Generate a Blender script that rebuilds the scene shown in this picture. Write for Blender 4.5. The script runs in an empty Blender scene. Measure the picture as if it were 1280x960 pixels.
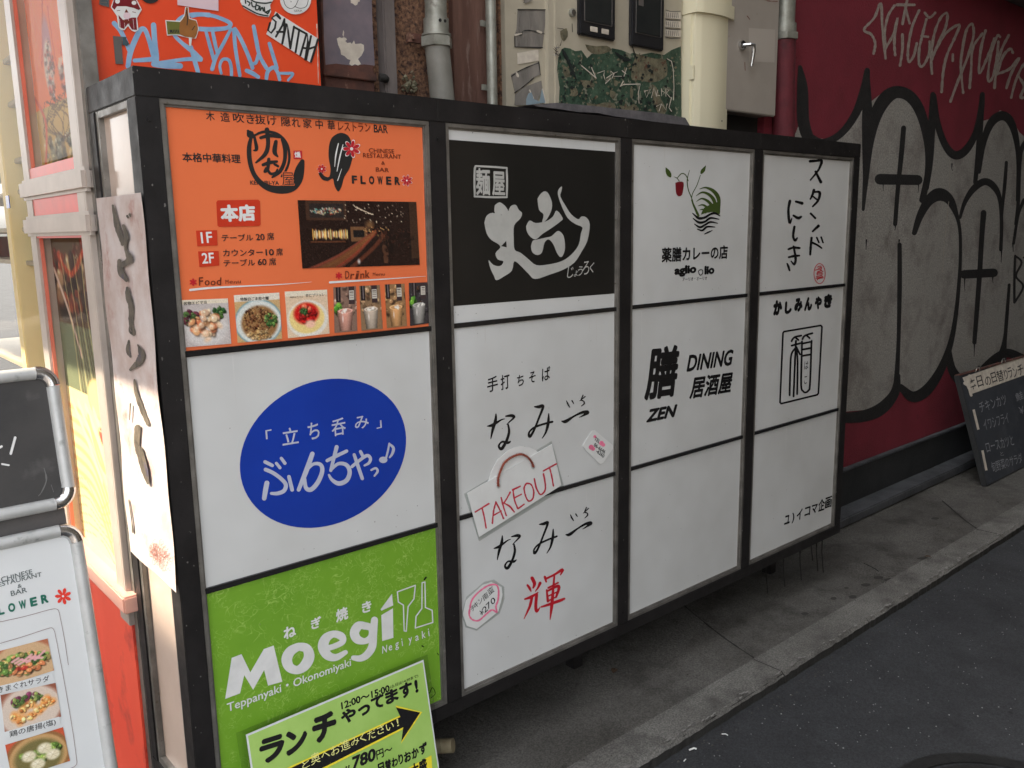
import bpy, bmesh, math, random
import numpy as np
from mathutils import Vector as V
from mathutils.geometry import tessellate_polygon
random.seed(7); rng = np.random.default_rng(7)
sc = bpy.context.scene; COL = sc.collection
R = math.radians

# ------------------------------------------------------------------ camera
YAW, PITCH, ROLL, F = R(40.77836), R(-10.18733), R(-0.92455), 1066.18
CP = V((-0.53656, -1.64, 1.5))
fw = V((math.sin(YAW)*math.cos(PITCH), math.cos(YAW)*math.cos(PITCH), math.sin(PITCH)))
rt = V((math.cos(YAW), -math.sin(YAW), 0)); up = rt.cross(fw)
cr, sr = math.cos(ROLL), math.sin(ROLL)
RX = rt*cr + up*sr; UP = up*cr - rt*sr
cam = bpy.data.cameras.new('camera'); camo = bpy.data.objects.new('camera', cam); COL.objects.link(camo)
from mathutils import Matrix
camo.matrix_world = Matrix(((RX.x, UP.x, -fw.x, CP.x), (RX.y, UP.y, -fw.y, CP.y), (RX.z, UP.z, -fw.z, CP.z), (0, 0, 0, 1)))
cam.sensor_width = 36; cam.lens = F*36/1280; cam.clip_start = 0.05; cam.clip_end = 1000
sc.camera = camo
sc.render.resolution_x = 1024; sc.render.resolution_y = 768

# ------------------------------------------------------------------ light
SUN = V((-0.62, 0.40, 0.72)).normalized()                 # direction towards the sun: from the street on the left
w = bpy.data.worlds.new('World'); sc.world = w; w.use_nodes = True
nt = w.node_tree; bg = nt.nodes['Background']
sky = nt.nodes.new('ShaderNodeTexSky'); sky.sky_type = 'NISHITA'; sky.sun_disc = False
sky.sun_elevation = math.asin(SUN.z); sky.sun_rotation = math.atan2(SUN.x, SUN.y); sky.air_density = 1.0; sky.dust_density = 4.0
hs = nt.nodes.new('ShaderNodeHueSaturation'); hs.inputs['Saturation'].default_value = .22
nt.links.new(sky.outputs[0], hs.inputs['Color']); nt.links.new(hs.outputs[0], bg.inputs[0]); bg.inputs[1].default_value = 0.14
sl = bpy.data.lights.new('sun', 'SUN'); sl.energy = 2.0; sl.angle = R(0.6); sl.color = (1, 0.86, 0.66)
so = bpy.data.objects.new('sun', sl); COL.objects.link(so); so.rotation_euler = (-SUN).to_track_quat('-Z', 'Y').to_euler(); so.location = (-4, 2, 6)
sc.view_settings.view_transform = 'Standard'; sc.view_settings.look = 'None'
sc.view_settings.exposure = 2.6; sc.view_settings.gamma = 1.0
sc.cycles.use_denoising = True
sc.cycles.max_bounces = 8

# ------------------------------------------------------------------ materials
def lin(c):
    return tuple((x/12.92 if x <= .04045 else ((x+.055)/1.055)**2.4) for x in c)
def hx(r, g, b): return lin((r/255, g/255, b/255))
def mat(name, c1, c2=None, scale=6, rough=.6, metal=0, bump=0, bscale=60, coat=0, detail=6, lo=.35, hi=.65, spec=.5, rvar=0, stretch=(1, 1, 1), c3=None, s3=40, lo3=.6, hi3=.7):
    m = bpy.data.materials.new(name); m.use_nodes = True; n = m.node_tree.nodes; l = m.node_tree.links
    b = n['Principled BSDF']; b.inputs['Roughness'].default_value = rough; b.inputs['Metallic'].default_value = metal
    b.inputs['Coat Weight'].default_value = coat; b.inputs['Specular IOR Level'].default_value = spec
    b.inputs['Base Color'].default_value = (*c1, 1)
    tc = n.new('ShaderNodeTexCoord'); mp = n.new('ShaderNodeMapping'); geo = n.new('ShaderNodeNewGeometry')
    l.new(geo.outputs['Position'], mp.inputs[0]); mp.inputs['Scale'].default_value = stretch
    def noise(s, d=6):
        t = n.new('ShaderNodeTexNoise'); t.inputs['Scale'].default_value = s; t.inputs['Detail'].default_value = d; t.inputs['Roughness'].default_value = .62
        l.new(mp.outputs[0], t.inputs[0]); return t
    def ramp(src, a, bb):
        r = n.new('ShaderNodeMapRange'); r.inputs[1].default_value = a; r.inputs[2].default_value = bb; l.new(src, r.inputs[0]); return r
    if c2 is not None:
        t = noise(scale, detail); r = ramp(t.outputs[0], lo, hi)
        x = n.new('ShaderNodeMix'); x.data_type = 'RGBA'; l.new(r.outputs[0], x.inputs[0])
        x.inputs[6].default_value = (*c1, 1); x.inputs[7].default_value = (*c2, 1); out = x.outputs[2]
        if c3 is not None:
            t3 = noise(s3, 8); r3 = ramp(t3.outputs[0], lo3, hi3)
            y = n.new('ShaderNodeMix'); y.data_type = 'RGBA'; l.new(r3.outputs[0], y.inputs[0]); l.new(out, y.inputs[6]); y.inputs[7].default_value = (*c3, 1); out = y.outputs[2]
        l.new(out, b.inputs['Base Color'])
    if rvar:
        t = noise(scale*1.7); r = n.new('ShaderNodeMapRange'); r.inputs[3].default_value = max(.02, rough-rvar); r.inputs[4].default_value = min(1, rough+rvar)
        r.inputs[1].default_value = .3; r.inputs[2].default_value = .7
        l.new(t.outputs[0], r.inputs[0]); l.new(r.outputs[0], b.inputs['Roughness'])
    if bump:
        t = noise(bscale, 8); bp = n.new('ShaderNodeBump'); bp.inputs['Strength'].default_value = bump; bp.inputs['Distance'].default_value = .01
        l.new(t.outputs[0], bp.inputs['Height']); l.new(bp.outputs[0], b.inputs['Normal'])
    return m
def ink(name, c, rough=.35, var=.12):
    return mat(name, c, tuple(x*(1-var) for x in c), scale=25, rough=rough)
M = {}
M['frame'] = mat('frame_black', (.010, .009, .009), (.019, .017, .017), scale=9, rough=.5, rvar=.1, spec=.3, bump=.06, bscale=120, c3=(.10, .09, .08), s3=55, lo3=.70, hi3=.78)
M['alu'] = mat('aluminium', (.30, .285, .26), (.17, .16, .145), scale=14, rough=.42, metal=.65, rvar=.15, stretch=(1, 1, 1), c3=(.1, .08, .05), s3=60, lo3=.64, hi3=.75)
M['acryl'] = mat('white_acrylic', (.66, .67, .66), (.58, .585, .57), scale=2.6, rough=.16, rvar=.06, detail=3, bump=.02, bscale=3, c3=(.45, .43, .38), s3=70, lo3=.74, hi3=.80)
M['acrylp'] = mat('white_acrylic_stained', (.62, .60, .57), (.45, .42, .37), scale=9, rough=.2, detail=6)
M['orange'] = mat('orange_print', (.82, .185, .068), (.78, .172, .062), scale=3, rough=.2, c3=(.5, .3, .2), s3=90, lo3=.74, hi3=.8)
M['green'] = None
M['black'] = ink('black_ink', (.012, .012, .013), .22)
M['soft_black'] = ink('brush_black', (.02, .02, .02), .4)
M['dkblack'] = mat('black_sheet', (.010, .010, .009), (.014, .013, .012), scale=5, rough=.28)
M['grey_letter'] = ink('grey_lettering', (.50, .50, .47), .3)
M['blue'] = mat('blue_print', hx(22, 60, 166), hx(20, 54, 154), scale=3, rough=.2)
M['lav'] = ink('pale_lettering', hx(190, 195, 212), .25)
M['white'] = ink('white_ink', (.78, .78, .76), .3)
M['red'] = ink('red_ink', hx(196, 30, 44), .3)
M['redbox'] = ink('red_box', hx(205, 60, 36), .22)
M['marker'] = ink('red_marker', hx(205, 50, 70), .5, .3)
M['pink'] = ink('pink_marker', hx(250, 130, 165), .5, .3)
M['brown'] = ink('brown_ink', hx(110, 45, 25), .3)
M['olive'] = ink('olive_ink', hx(70, 88, 40), .25)
M['maroon'] = ink('maroon_ink', hx(120, 25, 35), .3)
M['teal'] = ink('teal_ink', hx(25, 110, 90), .35)
M['coral'] = ink('coral_ink', hx(235, 60, 45), .35)
M['yellow'] = ink('yellow_ink', hx(250, 230, 60), .3)
M['pyellow'] = ink('pale_yellow_ink', hx(240, 238, 150), .3)
M['lime'] = mat('lime_print', hx(150, 190, 90), hx(170, 205, 110), scale=6, rough=.3)
M['paper'] = mat('white_paper', (.74, .75, .73), (.68, .68, .66), scale=12, rough=.7, bump=.1, bscale=20)
M['paper2'] = mat('patchy_paper', hx(208, 200, 198), hx(184, 164, 156), scale=9, rough=.75, bump=.3, bscale=12, c3=hx(168, 122, 112), s3=11, lo3=.58, hi3=.72)  # white paper with darker pinkish patches in its colour
M['film'] = mat('clear_laminate_edge', (.58, .60, .58), rough=.15)
M['sky_paint'] = mat('pale_blue_paint', hx(150, 185, 215), hx(125, 165, 200), scale=30, rough=.55)
M['silver_paint'] = mat('silver_spray', (.66, .64, .58), (.32, .305, .28), scale=120, lo=.36, hi=.68, rough=.42, metal=.35, bump=1.0, bscale=110, c3=(.22, .175, .16), s3=6, lo3=.50, hi3=.80)
M['black_paint'] = mat('black_spray', (.016, .016, .016), (.028, .026, .025), scale=20, rough=.6, bump=.5, bscale=110)
M['champagne'] = mat('champagne_spray', (.55, .50, .44), (.36, .30, .26), scale=60, rough=.5, metal=.2, bump=.6, bscale=110)
M['redwall'] = mat('dark_red_wall', hx(134, 44, 58), hx(116, 39, 50), scale=2.5, rough=.7, bump=.55, bscale=110, c3=hx(88, 32, 38), s3=8, lo3=.62, hi3=.85)
M['orangewall'] = mat('orange_red_enamel', hx(238, 84, 44), hx(228, 74, 38), scale=4, rough=.35, bump=.08, bscale=30, c3=hx(190, 60, 40), s3=40, lo3=.70, hi3=.8)
M['kneered'] = mat('coral_enamel', hx(246, 96, 70), hx(236, 84, 60), scale=3, rough=.35, c3=hx(170, 50, 44), s3=5, lo3=.55, hi3=.7, bump=.1, bscale=8)
M['stucco'] = mat('pebble_stucco', hx(150, 112, 84), hx(92, 66, 52), scale=95, rough=.9, bump=1.0, bscale=130, c3=hx(58, 38, 34), s3=75, lo3=.50, hi3=.62)
M['rib'] = mat('grey_render', hx(112, 104, 100), hx(84, 76, 74), scale=10, rough=.85, bump=.4, bscale=60, stretch=(1, 1, .3))
M['rust'] = mat('rusty_steel', hx(100, 62, 50), hx(70, 48, 42), scale=18, rough=.8, bump=.3, bscale=70, c3=hx(150, 120, 100), s3=22, lo3=.62, hi3=.72)
M['rustboard'] = mat('weathered_brown_board', hx(112, 82, 70), hx(86, 58, 48), scale=9, rough=.8, bump=.35, bscale=50, stretch=(2.2, 1, .35), c3=hx(140, 122, 112), s3=14, lo3=.56, hi3=.68)
M['purple'] = mat('purple_grey_sheet', hx(124, 112, 118), hx(104, 98, 106), scale=12, rough=.6, c3=hx(140, 112, 118), s3=5, lo3=.52, hi3=.7, bump=.2, bscale=20)
M['peel'] = mat('peeled_primer', hx(214, 206, 190), hx(190, 180, 166), scale=30, rough=.8)
M['galv'] = mat('galvanised_pipe', hx(158, 158, 148), hx(128, 128, 118), scale=20, rough=.45, metal=.35, rvar=.1, c3=hx(96, 88, 78), s3=22, lo3=.62, hi3=.75)
M['pvc'] = mat('grey_plastic_conduit', hx(128, 126, 118), hx(112, 110, 102), scale=12, rough=.55, bump=.1)
M['cream'] = mat('cream_enamel', hx(186, 178, 158), hx(170, 162, 144), scale=5, rough=.5, c3=hx(120, 105, 85), s3=26, lo3=.66, hi3=.76)
M['duct'] = mat('beige_duct', hx(226, 219, 190), hx(220, 212, 182), scale=4, rough=.22, stretch=(1, 1, .2))
M['greybox'] = mat('grey_cabinet_paint', hx(168, 160, 150), hx(158, 150, 140), scale=4, rough=.5, c3=hx(125, 110, 98), s3=30, lo3=.68, hi3=.78)
M['pgreen'] = mat('flaking_green_paint', hx(30, 56, 42), hx(66, 90, 70), scale=22, rough=.7, bump=.8, bscale=45, c3=hx(124, 124, 106), s3=34, lo3=.57, hi3=.60)
M['flake'] = mat('flaked_paint_patch', hx(128, 122, 98), hx(88, 84, 66), scale=34, rough=.85, bump=.8, bscale=60, c3=hx(96, 56, 40), s3=40, lo3=.56, hi3=.68)
M['meter'] = mat('meter_frame', (.014, .014, .016), (.02, .02, .022), scale=10, rough=.35)
M['meterglass'] = mat('dark_meter_glass', (.02, .022, .022), (.03, .032, .03), scale=6, rough=.12)
M['torn'] = mat('torn_grey_poster', hx(140, 134, 126), hx(108, 104, 98), scale=22, rough=.85, bump=.3, stretch=(1, 1, .25), c3=hx(80, 74, 70), s3=30, lo3=.62, hi3=.7)
M['torn2'] = mat('faded_blue_poster', hx(150, 168, 176), hx(130, 148, 158), scale=12, rough=.8)
M['chrome'] = mat('chrome', (.6, .6, .6), rough=.2, metal=1)
M['concrete'] = None
M['asphalt'] = None
M['dark'] = mat('dark_void', (.012, .011, .010), (.02, .018, .016), scale=6, rough=.9)  # near-black for joints and wires, and for painted shade on backing sheets
M['plinth'] = mat('dark_plinth', (.017, .019, .02), (.03, .031, .032), scale=5, rough=.7, bump=.2)
M['ledge'] = mat('ledge_concrete', (.075, .078, .085), (.04, .042, .045), scale=9, rough=.85, bump=.5, bscale=60)
M['winframe'] = mat('window_aluminium', hx(198, 186, 176), hx(182, 170, 160), scale=8, rough=.4, metal=.3)
M['slate'] = mat('chalkboard', (.026, .030, .038), (.04, .045, .053), scale=5, rough=.75, c3=(.075, .08, .09), s3=7, lo3=.55, hi3=.8)
M['bslate'] = mat('black_chalk_panel', (.055, .052, .05), (.035, .034, .034), scale=7, rough=.7, c3=(.13, .125, .12), s3=12, lo3=.55, hi3=.82)
M['chalk'] = mat('chalk', (.34, .35, .37), (.14, .145, .16), scale=220, rough=.95)
M['chalkw'] = mat('white_chalk', (.75, .75, .74), rough=.9)
M['snap'] = mat('satin_aluminium', hx(200, 201, 200), hx(180, 182, 180), scale=14, rough=.45, metal=.25, rvar=.1, c3=hx(110, 112, 108), s3=35, lo3=.6, hi3=.75)
M['poster'] = mat('poster_white', (.70, .72, .72), (.66, .68, .68), scale=3, rough=.28)
M['beige'] = mat('side_acrylic_reflection_tint', hx(206, 186, 172), hx(196, 176, 162), scale=4, rough=.15)  # white acrylic; beige stands in for the paving it reflects
M['greysheet'] = mat('grey_roofing_felt', hx(104, 100, 102), hx(80, 78, 80), scale=20, rough=.85, bump=.4, bscale=50)
M['teal_d'] = ink('dark_teal_tape', hx(60, 84, 92), .5)
M['tape'] = ink('grey_tape', hx(98, 94, 90), .5)
M['lilac'] = mat('lilac_paper', hx(226, 200, 206), hx(216, 190, 196), scale=6, rough=.6)
M['cleaner'] = mat('rust_brown_chenille', hx(150, 74, 56), hx(110, 52, 38), scale=200, rough=.95)
M['wallgrey'] = mat('opposite_render', (.20, .19, .18), (.15, .14, .135), scale=2, rough=.85, bump=.3)
M['opp'] = mat('opposite_brown_render', (.05, .045, .04), (.035, .032, .03), scale=2, rough=.85, bump=.3)
M['shutter'] = mat('shutter_box_grey', (.12, .10, .095), (.07, .07, .068), scale=6, rough=.6)
M['iron'] = mat('cast_iron', (.030, .030, .029), (.02, .02, .02), scale=25, rough=.55, metal=.5, bump=.3)
M['litter'] = ink('white_scrap', (.7, .7, .68), .6)
M['fabric'] = mat('awning_canvas', (.5, .16, .08), (.45, .14, .07), scale=6, rough=.9)

def concrete(name, a, b, dark, stain):
    m = mat(name, a, b, scale=3.2, rough=.85, bump=.55, bscale=70, rvar=.1, c3=dark, s3=6, lo3=.48, hi3=.72)
    n = m.node_tree.nodes; l = m.node_tree.links; bs = n['Principled BSDF']; src = bs.inputs['Base Color'].links[0].from_socket
    geo = n.new('ShaderNodeNewGeometry'); vo = n.new('ShaderNodeTexNoise'); vo.inputs['Scale'].default_value = 190; vo.inputs['Detail'].default_value = 4
    l.new(geo.outputs['Position'], vo.inputs[0]); mr = n.new('ShaderNodeMapRange'); mr.inputs[1].default_value = .35; mr.inputs[2].default_value = .65; mr.inputs[3].default_value = .62; mr.inputs[4].default_value = 1.3
    l.new(vo.outputs[0], mr.inputs[0]); mx = n.new('ShaderNodeMix'); mx.data_type = 'RGBA'; mx.blend_type = 'MULTIPLY'; mx.inputs[0].default_value = 1
    l.new(src, mx.inputs[6]); l.new(mr.outputs[0], mx.inputs[7]); out = mx.outputs[2]
    # shoe gum and oil spots
    v2 = n.new('ShaderNodeTexVoronoi'); v2.inputs['Scale'].default_value = stain; l.new(geo.outputs['Position'], v2.inputs[0])
    m2 = n.new('ShaderNodeMapRange'); m2.inputs[1].default_value = .035; m2.inputs[2].default_value = .05; l.new(v2.outputs['Distance'], m2.inputs[0])
    m3 = n.new('ShaderNodeMapRange'); m3.inputs[3].default_value = .45; l.new(m2.outputs[0], m3.inputs[0])
    my = n.new('ShaderNodeMix'); my.data_type = 'RGBA'; my.blend_type = 'MULTIPLY'; my.inputs[0].default_value = 1; l.new(out, my.inputs[6]); l.new(m3.outputs[0], my.inputs[7])
    l.new(my.outputs[2], bs.inputs['Base Color']); return m
M['concrete'] = concrete('pavement_concrete', (.105, .100, .090), (.062, .058, .050), (.034, .031, .026), 3)
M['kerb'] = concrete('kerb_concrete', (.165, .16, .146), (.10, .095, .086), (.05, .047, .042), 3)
M['asphalt'] = concrete('asphalt', (.031, .033, .036), (.023, .0245, .027), (.016, .017, .019), 4)

def washi(name):
    m = mat(name, hx(124, 172, 52), hx(108, 158, 44), scale=3, rough=.2)
    n = m.node_tree.nodes; l = m.node_tree.links; bs = n['Principled BSDF']; src = bs.inputs['Base Color'].links[0].from_socket
    geo = n.new('ShaderNodeNewGeometry'); prev = src
    for k, (sc_, off) in enumerate(((26, 0), (34, 7.3), (44, 3.1))):
        mp = n.new('ShaderNodeMapping'); mp.inputs['Location'].default_value = (off, off*2, off); l.new(geo.outputs['Position'], mp.inputs[0])
        t = n.new('ShaderNodeTexNoise'); t.inputs['Scale'].default_value = sc_; t.inputs['Detail'].default_value = 1.5; t.inputs['Distortion'].default_value = 1.5
        l.new(mp.outputs[0], t.inputs[0])
        s = n.new('ShaderNodeMath'); s.operation = 'SUBTRACT'; s.inputs[1].default_value = .5; l.new(t.outputs[0], s.inputs[0])
        a = n.new('ShaderNodeMath'); a.operation = 'ABSOLUTE'; l.new(s.outputs[0], a.inputs[0])
        r = n.new('ShaderNodeMapRange'); r.inputs[1].default_value = .0; r.inputs[2].default_value = .022; r.inputs[3].default_value = .55; r.inputs[4].default_value = 0; l.new(a.outputs[0], r.inputs[0])
        g = n.new('ShaderNodeTexNoise'); g.inputs['Scale'].default_value = 16; l.new(mp.outputs[0], g.inputs[0])
        gr = n.new('ShaderNodeMapRange'); gr.inputs[1].default_value = .5; gr.inputs[2].default_value = .62; l.new(g.outputs[0], gr.inputs[0])
        mu = n.new('ShaderNodeMath'); mu.operation = 'MULTIPLY'; l.new(r.outputs[0], mu.inputs[0]); l.new(gr.outputs[0], mu.inputs[1])
        x = n.new('ShaderNodeMix'); x.data_type = 'RGBA'; l.new(mu.outputs[0], x.inputs[0]); l.new(prev, x.inputs[6]); x.inputs[7].default_value = (*hx(180, 210, 110), 1); prev = x.outputs[2]
    l.new(prev, bs.inputs['Base Color']); return m
M['green'] = washi('green_fibre_print')

def glassmat(name, tint, refl):
    m = bpy.data.materials.new(name); m.use_nodes = True; n = m.node_tree.nodes; l = m.node_tree.links
    n.remove(n['Principled BSDF']); out = n['Material Output']
    t = n.new('ShaderNodeBsdfTransparent'); t.inputs[0].default_value = (*tint, 1)
    g = n.new('ShaderNodeBsdfGlossy'); g.inputs['Roughness'].default_value = .02
    gg = n.new('ShaderNodeNewGeometry'); dp = n.new('ShaderNodeVectorMath'); dp.operation = 'DOT_PRODUCT'; l.new(gg.outputs['Incoming'], dp.inputs[0]); l.new(gg.outputs['Normal'], dp.inputs[1])
    ab = n.new('ShaderNodeMath'); ab.operation = 'ABSOLUTE'; l.new(dp.outputs['Value'], ab.inputs[0])
    iv = n.new('ShaderNodeMath'); iv.operation = 'SUBTRACT'; iv.inputs[0].default_value = 1; l.new(ab.outputs[0], iv.inputs[1])
    pw = n.new('ShaderNodeMath'); pw.operation = 'POWER'; pw.inputs[1].default_value = 5; l.new(iv.outputs[0], pw.inputs[0])
    fr = n.new('ShaderNodeMath'); fr.operation = 'MULTIPLY_ADD'; fr.inputs[1].default_value = refl; fr.inputs[2].default_value = .012; l.new(pw.outputs[0], fr.inputs[0])
    geo = n.new('ShaderNodeNewGeometry'); no = n.new('ShaderNodeTexNoise'); no.inputs['Scale'].default_value = 5; l.new(geo.outputs['Position'], no.inputs[0])
    bp = n.new('ShaderNodeBump'); bp.inputs['Strength'].default_value = .12; bp.inputs['Distance'].default_value = .02; l.new(no.outputs[0], bp.inputs['Height']); l.new(bp.outputs[0], g.inputs['Normal'])
    mx = n.new('ShaderNodeMixShader'); l.new(fr.outputs[0], mx.inputs[0]); l.new(t.outputs[0], mx.inputs[1]); l.new(g.outputs[0], mx.inputs[2]); l.new(mx.outputs[0], out.inputs[0])
    return m
M['glass'] = glassmat('window_glass', (.97, .96, .94), .05)

def vcmat(name, rough=.3):
    m = bpy.data.materials.new(name); m.use_nodes = True; n = m.node_tree.nodes; b = n['Principled BSDF']
    a = n.new('ShaderNodeVertexColor'); a.layer_name = 'Col'; m.node_tree.links.new(a.outputs[0], b.inputs['Base Color']); b.inputs['Roughness'].default_value = rough
    return m
M['film'] = glassmat('clear_film', (.90, .91, .90), .5)
M['photo'] = vcmat('printed_picture', .25)
M['matteprint'] = vcmat('matte_art_print', .9); M['matteprint'].node_tree.nodes['Principled BSDF'].inputs['Specular IOR Level'].default_value = .05

# ------------------------------------------------------------------ objects
WL = {}
def tag(o, label=None, cat=None, group=None, kind=None):
    if label: o['label'] = label
    if cat: o['category'] = cat
    if group: o['group'] = group
    if kind: o['kind'] = kind
    return o
def empty(name, loc, label, cat, group=None):
    o = bpy.data.objects.new(name, None); COL.objects.link(o); o.location = loc; o.empty_display_size = .05; WL[o] = V(loc)
    return tag(o, label, cat, group)
def new(name, verts, faces, m, par=None, smooth=False, bevel=0, loc=None):
    vs = [V(p) for p in verts]
    if par is not None: L = WL[par]
    elif loc is not None: L = V(loc)
    else:
        a = np.array([tuple(p) for p in vs]); L = V((float((a[:, 0].min()+a[:, 0].max())/2), float((a[:, 1].min()+a[:, 1].max())/2), float(a[:, 2].min())))
    me = bpy.data.meshes.new(name); me.from_pydata([tuple(p-L) for p in vs], [], [tuple(f) for f in faces])
    if bevel:
        bm = bmesh.new(); bm.from_mesh(me); bmesh.ops.bevel(bm, geom=list(bm.edges), offset=bevel, segments=2, affect='EDGES', clamp_overlap=True); bm.to_mesh(me); bm.free()
    if smooth:
        me.polygons.foreach_set('use_smooth', [True]*len(me.polygons))
        try: me.set_sharp_from_angle(angle=R(40))
        except Exception: pass
    me.materials.append(m); me.update()
    o = bpy.data.objects.new(name, me); COL.objects.link(o)
    if par is not None: o.parent = par
    else: o.location = L
    WL[o] = L
    return o
class MB:
    def __init__(s): s.v = []; s.f = []
    def add(s, v, f):
        k = len(s.v); s.v += [V(p) for p in v]; s.f += [tuple(i+k for i in q) for q in f]; return s
    def box(s, x0, x1, y0, y1, z0, z1):
        return s.add([(x0, y0, z0), (x1, y0, z0), (x1, y1, z0), (x0, y1, z0), (x0, y0, z1), (x1, y0, z1), (x1, y1, z1), (x0, y1, z1)],
                     [(0, 3, 2, 1), (4, 5, 6, 7), (0, 1, 5, 4), (1, 2, 6, 5), (2, 3, 7, 6), (3, 0, 4, 7)])
    def hexa(s, a, b):          # two quads (4 points each)
        return s.add(list(a)+list(b), [(3, 2, 1, 0), (4, 5, 6, 7), (0, 1, 5, 4), (1, 2, 6, 5), (2, 3, 7, 6), (3, 0, 4, 7)])
    def tube(s, pts, r, n=12, cap=True):
        pts = [V(p) for p in pts]; rs = r if isinstance(r, (list, tuple)) else [r]*len(pts); k0 = len(s.v); t0 = None
        for i, p in enumerate(pts):
            t = (pts[min(i+1, len(pts)-1)]-pts[max(i-1, 0)]).normalized()
            if t.length < 1e-6: t = V((0, 0, 1))
            if i == 0: a = t.orthogonal().normalized()
            else: a = (a - t*a.dot(t)).normalized()
            b = t.cross(a)
            for j in range(n):
                th = 2*math.pi*j/n; s.v.append(p+(a*math.cos(th)+b*math.sin(th))*rs[i])
        for i in range(len(pts)-1):
            for j in range(n):
                q = k0+i*n; s.f.append((q+j, q+(j+1) % n, q+n+(j+1) % n, q+n+j))
        if cap:
            s.f.append(tuple(k0+j for j in range(n))[::-1]); s.f.append(tuple(k0+(len(pts)-1)*n+j for j in range(n)))
        return s
    def build(s, name, m, par=None, smooth=False, bevel=0, loc=None): return new(name, s.v, s.f, m, par, smooth, bevel, loc)
def box(name, x0, x1, y0, y1, z0, z1, m, par=None, bevel=.0015): return MB().box(x0, x1, y0, y1, z0, z1).build(name, m, par, bevel=bevel)

# ---- flat print on a surface: traced at the place where the print stands on its plane
class PL:
    def __init__(s, o, n): s.o = V(o); s.n = V(n).normalized(); s.k = .0006; s.sh = V((0, 0, 0))
    def at(s, x, y, off=0):
        d = fw + RX*((x-640)/F) - UP*((y-480)/F)
        t = ((s.o+s.n*off)-CP).dot(s.n)/d.dot(s.n)
        return CP+d*t+s.sh
    def nxt(s, d=.00007): s.k += d; return s.k
def smoothpts(pts, n=6):
    P = [tuple(map(float, p)) for p in pts]
    if len(P) < 3: return P
    out = []
    for i in range(len(P)-1):
        p0, p1, p2, p3 = P[max(i-1, 0)], P[i], P[i+1], P[min(i+2, len(P)-1)]
        for k in range(n):
            t = k/n
            out.append(tuple(.5*((2*b)+(-a+c)*t+(2*a-5*b+4*c-d)*t*t+(-a+3*b-3*c+d)*t**3) for a, b, c, d in zip(p0, p1, p2, p3)))
    out.append(P[-1]); return out
class Ink:
    """collects strokes and shapes of one colour on one plane, then builds one mesh"""
    def __init__(s, pl): s.pl = pl; s.v = []; s.f = []
    def st(s, pts, w=None, sm=True, tr=None, cap=True, rag=0):
        P = [(p[0], p[1], (p[2] if len(p) > 2 else w)) for p in pts]
        if tr: P = [(tr[0]+p[0]/tr[2], tr[1]+p[1]/tr[2], p[2] if len(pts[0]) < 3 else p[2]/tr[2]) for p in P]
        if sm: P = smoothpts(P)
        off = s.pl.nxt(.00001+len(P)*.0000006); k0 = len(s.v); n = len(P)
        for i, (x, y, ww) in enumerate(P):
            a = P[max(i-1, 0)]; b = P[min(i+1, n-1)]; dx, dy = b[0]-a[0], b[1]-a[1]; L = math.hypot(dx, dy) or 1
            ww = max(ww, .15)
            if rag: ww *= 1+random.uniform(-rag, rag)
            nx, ny = -dy/L*ww/2, dx/L*ww/2
            o_ = off+i*.0000006
            s.v.append(s.pl.at(x+nx, y+ny, o_)); s.v.append(s.pl.at(x-nx, y-ny, o_))
        for i in range(n-1): s.f.append((k0+2*i, k0+2*i+1, k0+2*i+3)); s.f.append((k0+2*i, k0+2*i+3, k0+2*i+2))
        if cap:
            for e in (0, n-1):
                x, y, ww = P[e]; a = P[1] if e == 0 else P[n-2]; th = math.atan2(y-a[1], x-a[0]); c = len(s.v); oc = off+(.000002+n*.0000006 if e else -.000002); s.v.append(s.pl.at(x, y, oc))
                for j in range(7):
                    q = th-math.pi/2+math.pi*j/6; s.v.append(s.pl.at(x+math.cos(q)*ww/2, y+math.sin(q)*ww/2, oc))
                for j in range(6): s.f.append((c, c+1+j, c+2+j))
        return s
    def poly(s, pts, tr=None, sm=0):
        P = [(p[0], p[1]) for p in pts]
        if tr: P = [(tr[0]+p[0]/tr[2], tr[1]+p[1]/tr[2]) for p in P]
        if sm: P = smoothpts(P+[P[0]], sm)[:-1]
        off = s.pl.nxt(.000012); k0 = len(s.v)
        for p in P: s.v.append(s.pl.at(p[0], p[1], off))
        for t in tessellate_polygon([[V((p[0], p[1], 0)) for p in P]]): s.f.append(tuple(k0+i for i in t))
        return s
    def disc(s, cx, cy, rx, ry=None, n=28):
        ry = ry or rx; return s.poly([(cx+rx*math.cos(2*math.pi*i/n), cy+ry*math.sin(2*math.pi*i/n)) for i in range(n)])
    def flower(s, cx, cy, r, n=6):
        P = []
        for i in range(n*6):
            a = 2*math.pi*i/(n*6); q = r*(.32+.68*abs(math.sin(n*a/2))**.8); P.append((cx+q*math.cos(a), cy+q*math.sin(a)))
        return s.poly(P)
    def build(s, name, m, par): return new(name, s.v, s.f, m, par)
DG = None
TXN = {}
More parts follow.
